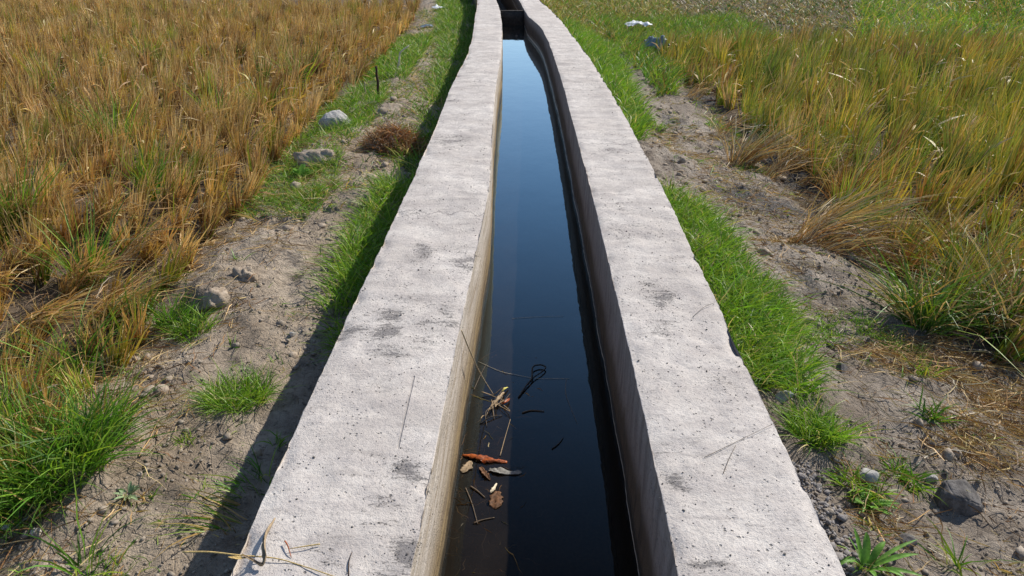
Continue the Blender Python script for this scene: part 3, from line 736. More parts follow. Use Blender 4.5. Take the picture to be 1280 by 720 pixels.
grass_patch([ro(13.5, .02), ro(16, .02), ro(24, .02), (3.5, 24), (3.2, 17), (2.2, 13), (1.1, 13)], 1100, .24, 'brownish dry weeds beyond the far end of the grass strip',
            (['green', 'tan', 'brown', 'lime', 'straw', 'dgreen'], [2, 2.2, 2, 1.2, 1, 1.4]), wd=.012, spread=.45, ragged=.6)
# along the sunlit-face wall's outer side
lo = lambda y, d=0: (float(LO(y)) - d, y)
grass_patch([lo(2.9, .0), lo(3.4, .0), lo(5.6, .0), lo(5.6, .30), lo(4.6, .42), lo(3.9, .40), lo(3.4, .32), lo(3.1, .2), lo(2.9, .10)], 4600, .25, 'green grass leaning out of the wall shadow beside the path',
            spread=.5, tilt=(-.15, -.05), ragged=.8, wd=.0056)
grass_patch([lo(5.0, .0), lo(6.4, .0), lo(8, .0), lo(10.5, .0), lo(14, .0), lo(18, 0), lo(26, 0), lo(26, .9), lo(18, .8), lo(14, .75), lo(11.5, .45), lo(9, .42), lo(7.4, .34), lo(6.2, .38), lo(5.2, .34)], 2300, .22,
            'green grass along the far outer side of the sunlit wall', (G1[0], [2.2, 3, 1.8, 2, .8]), wd=.007, spread=.45, tilt=(-.1, 0), ragged=1.15)
grass_patch([lo(4.6, .75), lo(5.5, .7), lo(6.2, .85), lo(6.4, 1.45), lo(5.6, 1.45), lo(4.9, 1.35)], 3800, .17, 'short green grass around the light broad leaf weed', (G1[0], [2.4, 3, 2, 1, .8]), spread=.5, ragged=.55)
grass_patch([lo(6.6, .85), lo(8, .8), lo(9.4, 1.0), lo(9.4, 1.5), lo(8, 1.5), lo(6.6, 1.5)], 2600, .20, 'green grass at the golden rice edge around the stakes', (G1[0], [2.4, 3, 2, 1, .8]), wd=.006, spread=.45, ragged=.5)
grass_patch([lo(9.5, .8), lo(12, .75), lo(13.5, .8), lo(14, 1.4), lo(11, 1.5), lo(9.8, 1.4)], 2000, .22, 'green grass at the far golden rice edge beyond the stakes', (G1[0], [2.4, 3, 2, 1, .8]), wd=.008, spread=.4, ragged=.5)
grass_patch([lo(4.8, .3), lo(7, .34), lo(10, .4), lo(18, .5), lo(18, 1.5), lo(10, 1.5), lo(7, 1.4), lo(4.8, 1.4)], 900, .12, 'thin ragged weeds scattered along the far part of the path',
            (['green', 'dgreen', 'lime', 'tan', 'brown', 'straw'], [2, 1.5, 1.5, 1.5, 1, 1]), wd=.007, spread=.7, ragged=1.3)
grass_patch([ro(4.6, .4), ro(6, .3), ro(8, .45), ro(9.5, .6), ro(9.5, 1.35), ro(7, 1.4), ro(4.6, 1.2)], 700, .10, 'thin ragged weeds and dead stems on the ashy soil by the standing rice',
            (['green', 'grey', 'tan', 'brown', 'straw', 'lime'], [1.2, 2, 1.5, 1.5, 1, 1]), wd=.006, spread=.8, ragged=1.4)
# sparse short growth over bare soil
for nm, x0, x1, y0, y1, lab in (('L', -2.0, -.75, 1.2, 7, 'sparse short grass blades scattered over the path'), ('R', .82, 2.6, 1.2, 6, 'sparse short weeds and blades scattered over the shaded soil')):
    x, y = scatter(9000, x0, x1, y0, y1, lambda x, y: np.clip(fbm(x * 2.3, y * 2.3, 150, 3) * 2.2 - .35, 0, .8))
    B = Blades(); grass(B, x, y, np.full(len(x), .06), ['green', 'lime', 'tan', 'dgreen'], [3, 2, 2, 1], wd=.0035, spread=.8, S=3)
    tag(B.build('grass', M_GRASS), lab, 'grass', kind='stuff')
B = Blades()
for k in range(46):
    cx, cy = rng.uniform(1.0, 2.5), rng.uniform(1.25, 3.3); n = int(rng.integers(6, 34))
    if rng.random() < .25 * (cx - .9): continue
    x, y = pts_disc(n, cx, cy, rng.uniform(.02, .07)); grass(B, x, y, np.full(n, rng.uniform(.05, .13)), *((G1[0], [1.5, 3, 2.5, 2, 1]) if rng.random() < .7 else (['straw', 'tan', 'grey', 'brown'], [2, 2, 2, 2])), wd=.0055, spread=.85, droop=(.2, .7), S=4)
tag(B.build('low_weeds', M_GRASS), 'low mixed weeds and dead sprigs between the dark rock and the shaded wall', 'weeds', kind='stuff')
B = Blades()
for k in range(34):
    cy = rng.uniform(1.4, 5.5); cx = float(LO(cy)) - rng.uniform(.12, 1.15); n = int(rng.integers(4, 22))
    x, y = pts_disc(n, cx, cy, rng.uniform(.015, .06)); grass(B, x, y, np.full(n, rng.uniform(.04, .12)), *((G1[0], [1.5, 3, 2.5, 2, 1]) if rng.random() < .7 else (['straw', 'tan', 'grey', 'brown'], [2, 2, 2, 2])), wd=.005, spread=.7, droop=(.2, .7), S=4)
tag(B.build('low_weeds', M_GRASS), 'low mixed weeds and dead sprigs dotted over the near path', 'weeds', kind='stuff')
# far plots beyond the standing rice
x, y = scatter(26000, 2.0, 10, 12.4, 25, lambda x, y: (x < .42 * y) * 1.0)
xq, yq_ = np.round(x / .28) * .28, np.round(y / .28) * .28
x = xq + rng.normal(0, .05, len(x)); y = yq_ + rng.normal(0, .05, len(y))
B = Blades(); grass(B, x, y, np.full(len(x), .21), ['grey', 'straw', 'green', 'dgreen', 'brown'], [3, 2, 1.6, 1.6, 1], wd=.018, spread=.5, S=3)
tag(B.build('rice_stubble', M_RICE), 'greyish cut rice stubble in the plot behind the standing rice', 'stubble', kind='stuff')
x, y = scatter(34000, 4.5, 19, 12.8, 25, lambda x, y: (x > .40 * y + .3 * fbm(x, y, 7, 2)) * 1.0)
B = Blades(); grass(B, x, y, .28 + .22 * vnoise(x, y, 9), ['bright', 'lime', 'green', 'tan', 'yellow'], [1.2, 3, 3.5, 1.6, 1], wd=.014, spread=.35, S=3, tilt=(.15, 0))
tag(B.build('grass', M_GRASS), 'bright green grass plot behind the far corner of the standing rice', 'grass', kind='stuff')
x, y = scatter(9000, 9, 18, 16, 26, lambda x, y: (x > .52 * y) * 1.0)
B = Blades(); grass(B, x, y, np.full(len(x), .62), ['dgreen', 'brown', 'tan', 'green'], [3, 2, 2, 2], wd=.018, spread=.3, S=3)
tag(B.build('tall_weeds', M_GRASS), 'dark tall weeds at the farthest field corner', 'weeds', kind='stuff')

# straw litter lying on the soil
def litter(poly, n, label, L=(.05, .22), names=(['straw', 'tan', 'brown', 'grey'], [2, 2, 3, 1.2]), w=.004, lift=.03, thin=0):
    P = np.array(poly); x0, y0 = P.min(0); x1, y1 = P.max(0)
    x, y = rng.uniform(x0, x1, n), rng.uniform(y0, y1, n); k = inpoly(x, y, poly)
    k &= rng.random(n) < np.clip(.55 + 1.6 * fbm(x * 3, y * 3, 160, 2), .06, 1)
    x, y = x[k], y[k]; n = len(x); az = rng.uniform(0, 6.283, n)
    g = gz(x, y)
    B = Blades(); d = np.stack([np.cos(az), np.sin(az), rng.normal(.03, .10, n)], 1)
    B.add(np.stack([x, y, g + rng.uniform(.002, lift, n)], 1), d, rng.uniform(*L, n), w * rng.uniform(.5, 1.3, n), rng.uniform(-.3, .3, n), rng.uniform(0, .25, n), pick(n, *names), 4, kink=.035, floor=g)
    tag(B.build('straw_litter', M_DRY), label, 'straw', kind='stuff')
litter([(1.0, 1.3), (2.9, 1.3), (2.9, 3.0), (2.0, 3.3), (1.25, 2.9), (1.1, 2.2)], 17000, 'brown dry straw litter over the soil around the dark rock')
litter([(1.05, 3.3), (2.3, 3.3), (2.3, 7), (1.0, 7)], 3000, 'dry straw litter along the foot of the standing rice')
litter([(-2.4, 1.4), (-1.35, 1.4), (-1.45, 8), (-2.4, 8)], 9000, 'pale fallen straw along the foot of the golden rice')
litter([(-1.4, 1.2), (-.75, 1.2), (-.75, 9), (-1.4, 9)], 500, 'few scattered straw bits on the bare path', (.03, .10))
litter([(1.0, 1.2), (2.9, 1.2), (2.9, 3.1), (2.0, 3.3), (1.2, 2.9), (1.05, 2.2)], 16000, 'short broken chaff strewn over the soil around the dark rock', (.012, .05), w=.0032, lift=.012)
litter([(.95, 3.3), (2.2, 3.3), (2.2, 7), (.95, 7)], 5000, 'short broken chaff on the pale soil before the standing rice', (.012, .05), w=.0035, lift=.012)
# rusty low dried grass ridge
B = Blades(); n = 2600
x = rng.uniform(1.35, 2.15, n); y = 4.28 - (x - 1.35) * .12 + rng.normal(0, .035, n) + .03 * np.sin(x * 9)
grass(B, x, y, np.full(n, .085), ['orange', 'brown', 'tan', 'straw'], [3, 3, 2, .8], wd=.0035, spread=1.0, droop=(.2, .8))
tag(B.build('dried_grass', M_DRY), 'rusty dried grass ridge lying across the soil before the leaning rice', 'dry grass', kind='stuff')

# ------------------------------------------------------------------ individual tufts, clumps and weeds
def tuft(px, py, n, L, rx, ry, label, names=None, probs=None, wd=.0042, spread=.45, tilt=(0, 0), droop=(.1, .5), name='grass_tuft', cat='grass tuft', S=5, mat=None, group=None):
    cx, cy, cz = at(px, py)
    x, y = pts_disc(n, cx, cy, rx, ry)
    B = Blades()
    z = gz(x, y)
    d = np.stack([rng.normal(0, spread, n) + tilt[0] + (x - cx) / rx * .35, rng.normal(0, spread, n) + tilt[1] + (y - cy) / (ry or rx) * .35, np.ones(n)], 1)
    col = pick(n, names or G1[0], probs or G1[1]); tip = col * .8 + .2 * pick(n, ['lime', 'tan', 'bright'], [2, 1, 2])
    B.add(np.stack([x, y, z - .006], 1), d, L * rng.uniform(.45, 1.15, n), wd * rng.uniform(.6, 1.3, n), rng.uniform(0, .45, n), rng.uniform(*droop, n), col, S, tip, kink=.008)
    return tag(B.build(name, mat or M_GRASS, (cx, cy, cz)), label, cat, group)
tuft(296, 505, 620, .165, .125, .11, 'rounded lush green grass tuft standing alone on the middle of the path', wd=.0036)
tuft(232, 553, 46, .06, .03, .03, 'tiny bright green tuft just below the lone rounded tuft', ['lime', 'bright'], [1, 2], wd=.004)
tuft(242, 415, 260, .16, .09, .07, 'green tuft growing beside the flat faced clod', wd=.004, spread=.5)
tuft(215, 405, 120, .26, .08, .06, 'upright dark green tuft behind the flat faced clod', ['green', 'dgreen', 'lime'], [3, 2, 1], wd=.006, spread=.22)
tuft(330, 480, 22, .16, .03, .02, 'few thin upright blades behind the lone rounded tuft', ['green', 'dgreen'], [2, 1], wd=.004, spread=.15)
tuft(105, 712, 26, .30, .03, .03, 'sparse tuft of long narrow blades at the bottom of the path', ['green', 'lime', 'dgreen'], [3, 1.5, 1], wd=.0075, spread=.20, tilt=(-.02, .0))
tuft(140, 715, 40, .12, .05, .04, 'low ragged tuft right of the long narrow blades', ['green', 'lime', 'tan'], [3, 1.5, 1.5], wd=.004, spread=.6)
tuft(318, 610, 44, .20, .06, .08, 'dark green blades spreading sideways out of the near wall shadow', ['green', 'lime', 'dgreen'], [3, 1.5, 2], wd=.0055, spread=.45, tilt=(-.7, .1), droop=(.2, .7))
tuft(290, 655, 46, .22, .05, .09, 'yellowish blades lying flat out of the wall shadow nearest the camera', ['lime', 'green', 'tan'], [2, 2, 2], wd=.005, spread=.4, tilt=(-1.5, -.1), droop=(.0, .3))
tuft(345, 555, 16, .13, .02, .03, 'few upright blades in the wall shadow above the spreading blades', ['green', 'bright'], [2, 1], wd=.006, spread=.2)
tuft(385, 250, 300, .12, .14, .10, 'low pale green tuft on the path edge near the golden rice', ['lime', 'green', 'tan', 'bright'], [2, 3, 1, 1], wd=.004, spread=.55)
tuft(1020, 540, 520, .15, .09, .10, 'bright green tuft ending the grass strip nearest the camera', wd=.004, spread=.45)
tuft(1075, 612, 150, .09, .07, .06, 'low bright weedy tuft beside the wall rubble', ['lime', 'bright', 'green'], [2, 3, 1], wd=.006, spread=.9)
tuft(1130, 600, 110, .12, .06, .05, 'low leafy tuft spreading left of the dark angular rock', ['green', 'lime', 'dgreen'], [3, 2, 1], wd=.0055, spread=.9, tilt=(-.1, 0))
tuft(1160, 520, 60, .13, .04, .04, 'thin green weed among the straw above the dark rock', ['green', 'dgreen', 'lime'], [3, 2, 1], wd=.006, spread=.5)
tuft(1150, 470, 40, .12, .04, .04, 'small yellowish weed in the shade of the leaning rice', ['lime', 'yellow', 'green'], [2, 1, 2], wd=.005, spread=.5)
tuft(905, 160, 220, .11, .18, .12, 'isolated short green tuft on the pale soil below the standing rice', ['lime', 'green', 'bright'], [2, 2, 1], wd=.006, spread=.7)
tuft(815, 160, 160, .13, .12, .10, 'small green tuft at the far grass strip end beside the bare gap', wd=.005, spread=.5)
tuft(945, 215, 240, .06, .18, .07, 'flat green weed between the two grey dry rice clumps', ['lime', 'green', 'dgreen'], [2, 2, 1], wd=.006, spread=1.0)
tuft(1190, 650, 34, .07, .04, .03, 'short blades at the right foot of the dark rock', ['green', 'dgreen'], [2, 1], wd=.005, spread=.5) if False else None
tuft(1195, 712, 26, .17, .04, .03, 'pale bent blades at the bottom edge below the dark rock', ['green', 'grey', 'lime'], [2, 1, 1], wd=.006, spread=.6, tilt=(-.2, 0))
# large green clumps of rice shoots at the near corner of the golden field
RG = (['green', 'dgreen', 'lime', 'bright', 'tan'], [4, 2, 1.2, 1.5, .6])
for px, py, n, L, rx, lab in ((70, 600, 560, .38, .17, 'large dense green clump at the near corner of the golden field'),
                              (125, 545, 260, .32, .10, 'green clump leaning over the path behind the large dense one'),
                              (15, 560, 260, .42, .13, 'tall green clump at the frame edge behind the large dense one'),
                              (20, 640, 240, .24, .12, 'low green clump nearest the camera at the frame edge'),
                              (95, 470, 90, .50, .09, 'tall sparse green shoots rising before the lodged straw')):
    tuft(px, py, n, L, rx, rx * .8, lab, *RG, wd=.0055, spread=.32, tilt=(.05, -.05), name='rice_shoots', cat='rice shoots', mat=M_GRASS)
for px, py, n, L, lab in ((25, 265, 90, .55, 'wide dark green shoots in the golden field at the frame edge'), (150, 165, 70, .62, 'tall green shoots standing straight above the golden rice'),
                          (195, 225, 60, .5, 'short green shoots to the right of the tall straight ones'), (330, 120, 50, .5, 'green shoots deep in the golden rice above the path edge'),
                          (270, 130, 50, .5, 'thin green shoots in the middle of the golden field'), (60, 90, 60, .6, 'green shoots far back in the golden field'),
                          (185, 60, 60, .6, 'farther green shoots near the middle of the golden field'), (375, 85, 70, .55, 'bright green shoots nearest the stake in the golden field'),
                          (110, 330, 60, .55, 'leaning green shoots among the lodged straw')):
    tuft(px, py + 25, n, L, .07, .07, lab, ['green', 'dgreen', 'lime', 'yellow'], [4, 1.5, 1.5, .8], wd=.009, spread=.14, tilt=(.05, 0), droop=(0, .15), name='rice_shoots', cat='rice shoots', mat=M_GRASS)
# dry leaning rice clumps along the edge of the standing rice
RD = (['grey', 'straw', 'brown', 'tan', 'green'], [3, 2, 2.5, 2, .6])
for px, py, n, L, tx, ty, lab, mx in ((925, 205, 190, .48, .55, .15, 'grey brown dry rice clump leaning away beside the pale soil', RD),
                                  (985, 212, 210, .48, .75, .10, 'straw grey rice clump tilted strongly next to the flat green weed', RD),
                                  (1055, 255, 200, .50, .35, .0, 'orange brown rice clump drooping over the rusty ridge', (['orange', 'brown', 'tan', 'straw'], [3, 2, 2, 1])),
                                  (1020, 290, 150, .55, 1.3, -.05, 'flattened straw bundle lying above the rusty dried ridge', (['straw', 'grey', 'green', 'tan'], [3, 2, 1, 2])),
                                  (1150, 405, 260, .50, .05, .05, 'dark green rice clump casting shade on the soil', (['green', 'dgreen', 'lime', 'tan', 'straw'], [3, 2.5, 1.6, 1.4, .8])),
                                  (1235, 415, 260, .52, -.1, .0, 'greenish grey rice clump at the frame edge above the shade', (['green', 'dgreen', 'grey', 'tan'], [3, 2, 1.6, 1])),
                                  (1200, 350, 200, .55, .1, .0, 'yellow green rice clump standing between the darker ones', (['lime', 'yellow', 'green', 'tan'], [3, 2, 2, 1])),
                                  (1278, 425, 200, .62, .4, .1, 'dry fibrous rice clump cut by the frame edge', RD)):
    tuft(px, py, n, L, .10, .09, lab, *mx, wd=.0075, spread=.42 if tx < .15 else .34, tilt=(tx, ty), droop=(.05, .6) if tx < .15 else (0, .3), name='rice_clump', cat='rice clump', mat=M_RICE)

# broad-leaved weeds
def leafy(name, px, py, leaves, mat, label, cat='weed', z=None, r0=.01):
    cx, cy, cz = at(px, py, z); parts = []
    for az, L, w, lift, dr in leaves:
        m = 9; t = np.linspace(0, 1, m)
        rr = r0 + L * t * math.cos(lift); zz = L * t * math.sin(lift) - dr * L * t ** 2
        wp = w * np.sin(np.clip(t * .93 + .07, 0, 1) * math.pi) ** .75 * (1 - .25 * t)
        ux, uy = math.cos(az), math.sin(az)
        ctr = np.stack([ux * rr, uy * rr, zz + .004], 1); sd = np.array([-uy, ux, 0])
        rows = [ctr + sd * (wp * k)[:, None] * .5 + np.array([0, 0, 1]) * (abs(k) * .22 * wp)[:, None] for k in (-1, -.5, 0, .5, 1)]
        V = np.stack(rows, 1).reshape(-1, 3); parts.append((V, [tuple(q) for q in grid_faces(m, 5)]))
    V, f = merge(parts)
    return tag(link(name, V, f, mat, (cx, cy, cz), smooth=True), label, cat)
M_LEAF = plain('fresh_leaf', (.16, .34, .045), .5, .35, .3, .25)
M_LEAF2 = plain('light_leaf', (.22, .42, .08), .5, .35, .3, .25)
rr = random.Random(3)
leafy('leafy_weed', 375, 222, [(rr.uniform(0, 6.28), rr.uniform(.10, .17), rr.uniform(.045, .07), rr.uniform(.5, 1.3), rr.uniform(0, .5)) for _ in range(18)], M_LEAF2, 'light green broad leaf weed in front of the long low clod')
leafy('leafy_weed', 1085, 632, [(rr.uniform(0, 6.28), rr.uniform(.05, .10), rr.uniform(.012, .02), rr.uniform(.2, .9), rr.uniform(0, .4)) for _ in range(26)], M_LEAF, 'low many leaved green weed growing from the wall rubble')
leafy('strap_leaf_weed', 1082, 712, [(3.5, .24, .012, 1.0, .75), (3.2, .18, .010, 1.1, .8), (2.8, .16, .012, 1.2, .3), (2.2, .15, .022, 1.2, .2), (1.4, .13, .026, 1.1, .3), (.7, .13, .024, .9, .4),
                                     (.1, .17, .02, .6, .3), (5.6, .14, .02, .8, .5), (4.6, .10, .02, .9, .4), (.4, .2, .014, .5, .25), (5.9, .16, .018, .5, .3)], M_LEAF, 'strap leaved green weed drooping onto the concrete wall edge')
leafy('leafy_weed', 160, 620, [(rr.uniform(0, 6.28), rr.uniform(.03, .05), rr.uniform(.012, .02), rr.uniform(.3, 1.0), rr.uniform(0, .4)) for _ in range(14)], plain('grey_leaf', (.25, .33, .17), .6, .3, .2), 'small grey green weed at the foot of the large clump')
leafy('leafy_weed', 915, 592, [], M_LEAF, '') if False else None

# reddish heap of dead weeds by the path
cx, cy, cz = at(492, 190)
B = Blades(); n = 2200
x, y = pts_disc(n, cx, cy, .24, .19); q = 1 - ((x - cx) / .25) ** 2 - ((y - cy) / .20) ** 2
zb = gz(x, y) + rng.random(n) * .22 * np.clip(q, .05, 1)
az = rng.uniform(0, 6.283, n)
B.add(np.stack([x, y, zb], 1), np.stack([np.cos(az), np.sin(az), rng.normal(.75, .6, n)], 1), rng.uniform(.06, .20, n), rng.uniform(.0025, .0075, n), rng.uniform(-.3, .3, n), rng.uniform(0, .5, n),
      pick(n, ['brown', 'orange', 'tan', 'grey'], [4, 1.0, 1.8, 2]) * np.array([1, .9, .95]), 4, kink=.06, floor=gz(x, y))
tag(B.build('dead_weed_heap', M_DRY, (cx, cy, cz)), 'reddish brown heap of dead weeds against the wall shadow', 'dead weeds')

# stakes
def stake(px, py, top, r, mat, label, lean=(0, 0)):
    x, y, z = at(px, py)
    p = spline([(0, 0, -.05), (lean[0] * .5, lean[1] * .5, top * .5), (lean[0], lean[1], top)], 10)
    p[:, 0] += .004 * np.sin(np.arange(10) * 1.7)
    v, f = tube(p, np.linspace(r, r * .8, 10), 8)
    tag(link('stake', v, f, mat, (x, y, z), smooth=True), label, 'stake')
M_WOODD = plain('old_wood', (.055, .035, .025), .85, .2, 0, .4, 90)
M_WOODP = plain('pale_stick', (.45, .36, .24), .8, .2, 0, .3, 90)
stake(474, 122, .34, .016, M_WOODD, 'dark wooden stake upright at the golden rice edge', (-.01, 0))
stake(457, 124, .20, .008, M_WOODP, 'short pale stick standing left of the dark stake', (.005, 0))

# plastic scraps
def scrap(px, py, w, l, hgt, seed, mat, label, rz=0, z=None, lift=.0):
    cx, cy, cz = at(px, py, z)
    m = 16; u, v_ = np.meshgrid(np.linspace(-1, 1, m), np.linspace(-1, 1, m))
    x = u * w / 2 * (1 + .25 * fbm(v_ * 2, u, seed, 2)); y = v_ * l / 2 * (1 + .25 * fbm(u * 2, v_, seed + 3, 2))
    zz = hgt * (.5 + .5 * fbm(u * 1.6 + seed, v_ * 1.6, seed + 5, 3)) * (1.1 - .6 * np.abs(u)) + lift
    top = np.stack([x, y, zz], -1).reshape(-1, 3); bot = top - np.array([0, 0, .0015])
    g = grid_faces(m, m); n = m * m
    rim = list(range(m)) + [i * m + m - 1 for i in range(1, m)] + [(m - 1) * m + i for i in range(m - 2, -1, -1)] + [i * m for i in range(m - 2, 0, -1)]
    side = [(rim[i], rim[i - 1], rim[i - 1] + n, rim[i] + n) for i in range(len(rim))]
    f = np.vstack([g, (g + n)[:, ::-1], np.array(side)])
    ob = link('plastic_scrap', np.vstack([top, bot]), f, mat, (cx, cy, cz), smooth=True); ob.rotation_euler = (0, 0, rz)
    return tag(ob, label, 'plastic scrap')
M_PLW = plain('white_plastic', (.72, .74, .76), .4, .5, .2, .12, 20)
M_PLB = plain('bluish_plastic', (.24, .29, .34), .35, .5, .3, .25, 20)
scrap(797, 46, .40, .34, .20, 3, M_PLW, 'white crumpled plastic scrap on the far grass', .4, lift=.16)
scrap(818, 72, .34, .34, .30, 6, M_PLB, 'blue grey translucent plastic scrap leaning against the tall grass', .9, lift=.12)
scrap(806, 78, .18, .14, .07, 9, M_PLW, 'small pale plastic scrap under the blue grey one', .2, lift=.02)
scrap(548, 15, .26, .16, .10, 12, M_PLW, 'bent white plastic scrap lying on the far path', .8, lift=.07)
scrap(546, 3, .30, .14, .10, 15, M_PLW, 'long white plastic scrap on the path at the top of the view', .3, lift=.03)
scrap(533, 33, .24, .18, .07, 18, M_PLB, 'blue grey plastic scrap on the far path', .1, lift=.02)
scrap(556, 90, .10, .10, .05, 22, M_PLB, 'small bluish plastic scrap in the grass beside the wall', .1, lift=.02)

# ------------------------------------------------------------------ stalks and twigs
M_STRAW = plain('straw_stalk', (.50, .36, .14), .65, .3, 0, .3, 120)
M_PALE = plain('pale_stalk', (.62, .54, .40), .65, .3, 0, .25, 120)
M_BLK = plain('wet_twig', (.012, .010, .009), .5, .3, 0, .3, 120)
M_BRN = plain('wet_brown_stalk', (.10, .07, .045), .6, .3, 0, .4, 120)
M_RUST = plain('rusty_leaf', (.32, .075, .014), .45, .4, .15, .7, 60)
M_DEAD = plain('dead_leaf', (.34, .25, .155), .7, .25, .1, .35, 70)
M_DBRN = plain('brown_leaf', (.14, .07, .035), .7, .25, .1, .5, 70)
def stalk(name, pts, r, mat, label, cat, n=26, parent=None, r2=None):
    """pts = (px, py, z)"""
    P = spline([at(a, b, c) for a, b, c in pts], n); o = P[0].copy()
    rad = np.linspace(r, r2 if r2 is not None else r * .6, n) * (1 + .12 * fbm(np.arange(n) * .9, np.zeros(n), 5, 2))
    v, f = tube(P - o, rad, 6)
    if parent is not None:
        return link(name, v, f, mat, tuple(o - np.array(parent.location)), parent, smooth=True)
    return tag(link(name, v, f, mat, tuple(o), smooth=True), label, cat)
def leafstrip(name, pts, w, mat, label=None, cat=None, parent=None, curl=.3, n=22, tw=0.0, seed=0):
    """a long dried leaf with width, folds and thickness along (px, py, z) points"""
    P = spline([at(a, b, c) for a, b, c in pts], n); o = P[0].copy(); P = P - o
    tg = np.gradient(P, axis=0); tg /= np.linalg.norm(tg, axis=1)[:, None]
    sd = np.cross(tg, Zv); sd /= np.linalg.norm(sd, axis=1)[:, None] + 1e-9; nr = np.cross(sd, tg)
    t = np.linspace(0, 1, n); wp = w * (np.sin(np.clip(t * .9 + .06, 0, 1) * math.pi) ** .6) * (1 + .7 * fbm(t * 9, t * 0, seed, 3))
    ang = tw * t
    s2 = sd * np.cos(ang)[:, None] + nr * np.sin(ang)[:, None]; n2 = np.cross(s2, tg)
    ks = np.linspace(-1, 1, 7)
    rows = [P + s2 * (wp * k * .5)[:, None] + n2 * (wp * (curl * k * k + .22 * fbm(t * 11 + k * 2, t * 0 + k * 3, seed + 3, 3)))[:, None] for k in ks]
    top = np.stack(rows, 1).reshape(-1, 3); nm = n * 7
    bot = top - np.repeat(n2, 7, 0) * .0012
    g = grid_faces(n, 7)
    rim = list(range(7)) + [i * 7 + 6 for i in range(1, n)] + [(n - 1) * 7 + i for i in range(5, -1, -1)] + [i * 7 for i in range(n - 2, 0, -1)]
    side = np.array([(rim[i], rim[i - 1], rim[i - 1] + nm, rim[i] + nm) for i in range(len(rim))])
    f = np.vstack([g, (g + nm)[:, ::-1], side]); V = np.vstack([top, bot])
    if parent is not None: return link(name, V, f, mat, tuple(o - np.array(parent.location)), parent, smooth=True)
    return tag(link(name, V, f, mat, tuple(o), smooth=True), label, cat)

# long straw with a twisted dry leaf on the wall top nearest the camera
x, y, z = at(300, 694, .012)
r_ = empty('straw_stalk', (x, y, z), 'long tan straw with a twisted dry leaf lying across the near end of the wall', 'straw stalk')
stalk('stalk', [(228, 690, .03), (262, 690, .03), (300, 694, .022), (345, 698, .012), (380, 708, .008), (422, 722, .006)], .0022, M_STRAW, None, None, parent=r_, r2=.0012)
leafstrip('dry_leaf', [(302, 693, .022), (318, 702, .018), (328, 707, .016), (332, 697, .03), (331, 684, .036), (333, 670, .02), (344, 648, .012)], .016, M_DEAD, parent=r_, curl=.5, tw=1.2, seed=3)
leafstrip('dry_leaf', [(285, 696, .026), (297, 698, .02), (308, 697, .018)], .008, M_STRAW, parent=r_, curl=.3, seed=5)
x, y, z = at(366, 688, .008)
r_ = empty('twig', (x, y, z), 'short forked dry twig on the wall top right of the long straw', 'twig')
stalk('stem', [(400, 680, .012), (380, 683, .012), (362, 686, .01)], .0018, M_STRAW, None, None, n=12, parent=r_)
stalk('fork', [(356, 676, .012), (360, 683, .012), (364, 697, .006)], .0022, M_RUST, None, None, n=12, parent=r_, r2=.001)
stalk('straw_stalk', [(436, 722, .006), (436, 703, .008), (440, 690, .006)], .0016, M_WOODD, 'dark thin stem lying near the bottom edge of the wall top', 'straw stalk', 12)
stalk('straw_stalk', [(880, 572, .006), (925, 550, .008), (968, 529, .006)], .0009, M_BRN, 'long thin stem lying slantwise on the wall top before the grass tuft', 'straw stalk', 14)
stalk('straw_stalk', [(904, 592, .006), (912, 572, .008), (920, 556, .009)], .0011, M_BRN, 'short thin stem crossing the long one on the wall top', 'straw stalk', 12)
stalk('straw_stalk', [(866, 396, .006), (880, 384, .007), (894, 378, .006)], .001, M_BRN, 'tiny dark stem on the wall top beside the lush grass', 'straw stalk', 12)
stalk('straw_stalk', [(577, 413, -.03), (588, 440, -.16), (600, 466, -.33), (617, 494, -.495)], .003, M_WOODP, 'brown stalk slanting from the wall down to the floating debris', 'straw stalk', 20, r2=.002)

# in the water
W = WATER
leafstrip('floating_leaf', [(578, 568, W + .006), (595, 569, W + .016), (612, 573, W + .012), (634, 577, W + .004)], .034, M_RUST, 'curled rusty orange leaf floating against the sunlit wall', 'leaf', curl=-.25, seed=11, n=26)
x, y, z = at(622, 500, W)
r_ = empty('debris_clump', (x, y, z), 'tangle of dead stems and leaf bits floating at the end of the slanting stalk', 'debris')
rd = random.Random(8)
for k in range(9):
    a, b = 622 + rd.uniform(-8, 8), 500 + rd.uniform(-10, 8)
    stalk('stem', [(a, b, W + .004), (a + rd.uniform(-14, 14), b + rd.uniform(-12, 16), W + rd.uniform(.006, .03)), (a + rd.uniform(-18, 18), b + rd.uniform(-6, 26), W + .003)], .0022, M_DEAD if k % 3 else M_BRN, None, None, n=9, parent=r_)
leafstrip('leaf_bit', [(616, 508, W + .006), (622, 500, W + .018), (630, 490, W + .012)], .018, M_DEAD, parent=r_, curl=.3, seed=4, n=10)
leafstrip('leaf_bit', [(626, 505, W + .006), (632, 503, W + .014), (637, 498, W + .008)], .016, M_RUST, parent=r_, curl=.3, seed=6, n=10)
leafstrip('leaf_bit', [(627, 490, W + .006), (631, 486, W + .014), (635, 484, W + .008)], .012, plain('yellow_leaf', (.5, .46, .12)), parent=r_, curl=.3, seed=7, n=10)
x, y = scatter(1500, -.28, .12, 1.35, 3.4, lambda x, y: np.clip(1.1 - (x - LI(y)) / .3, 0, 1) * np.exp(-((y - 2.35) / .55) ** 2)); n = len(x)
az = rng.uniform(0, 6.283, n); B = Blades()
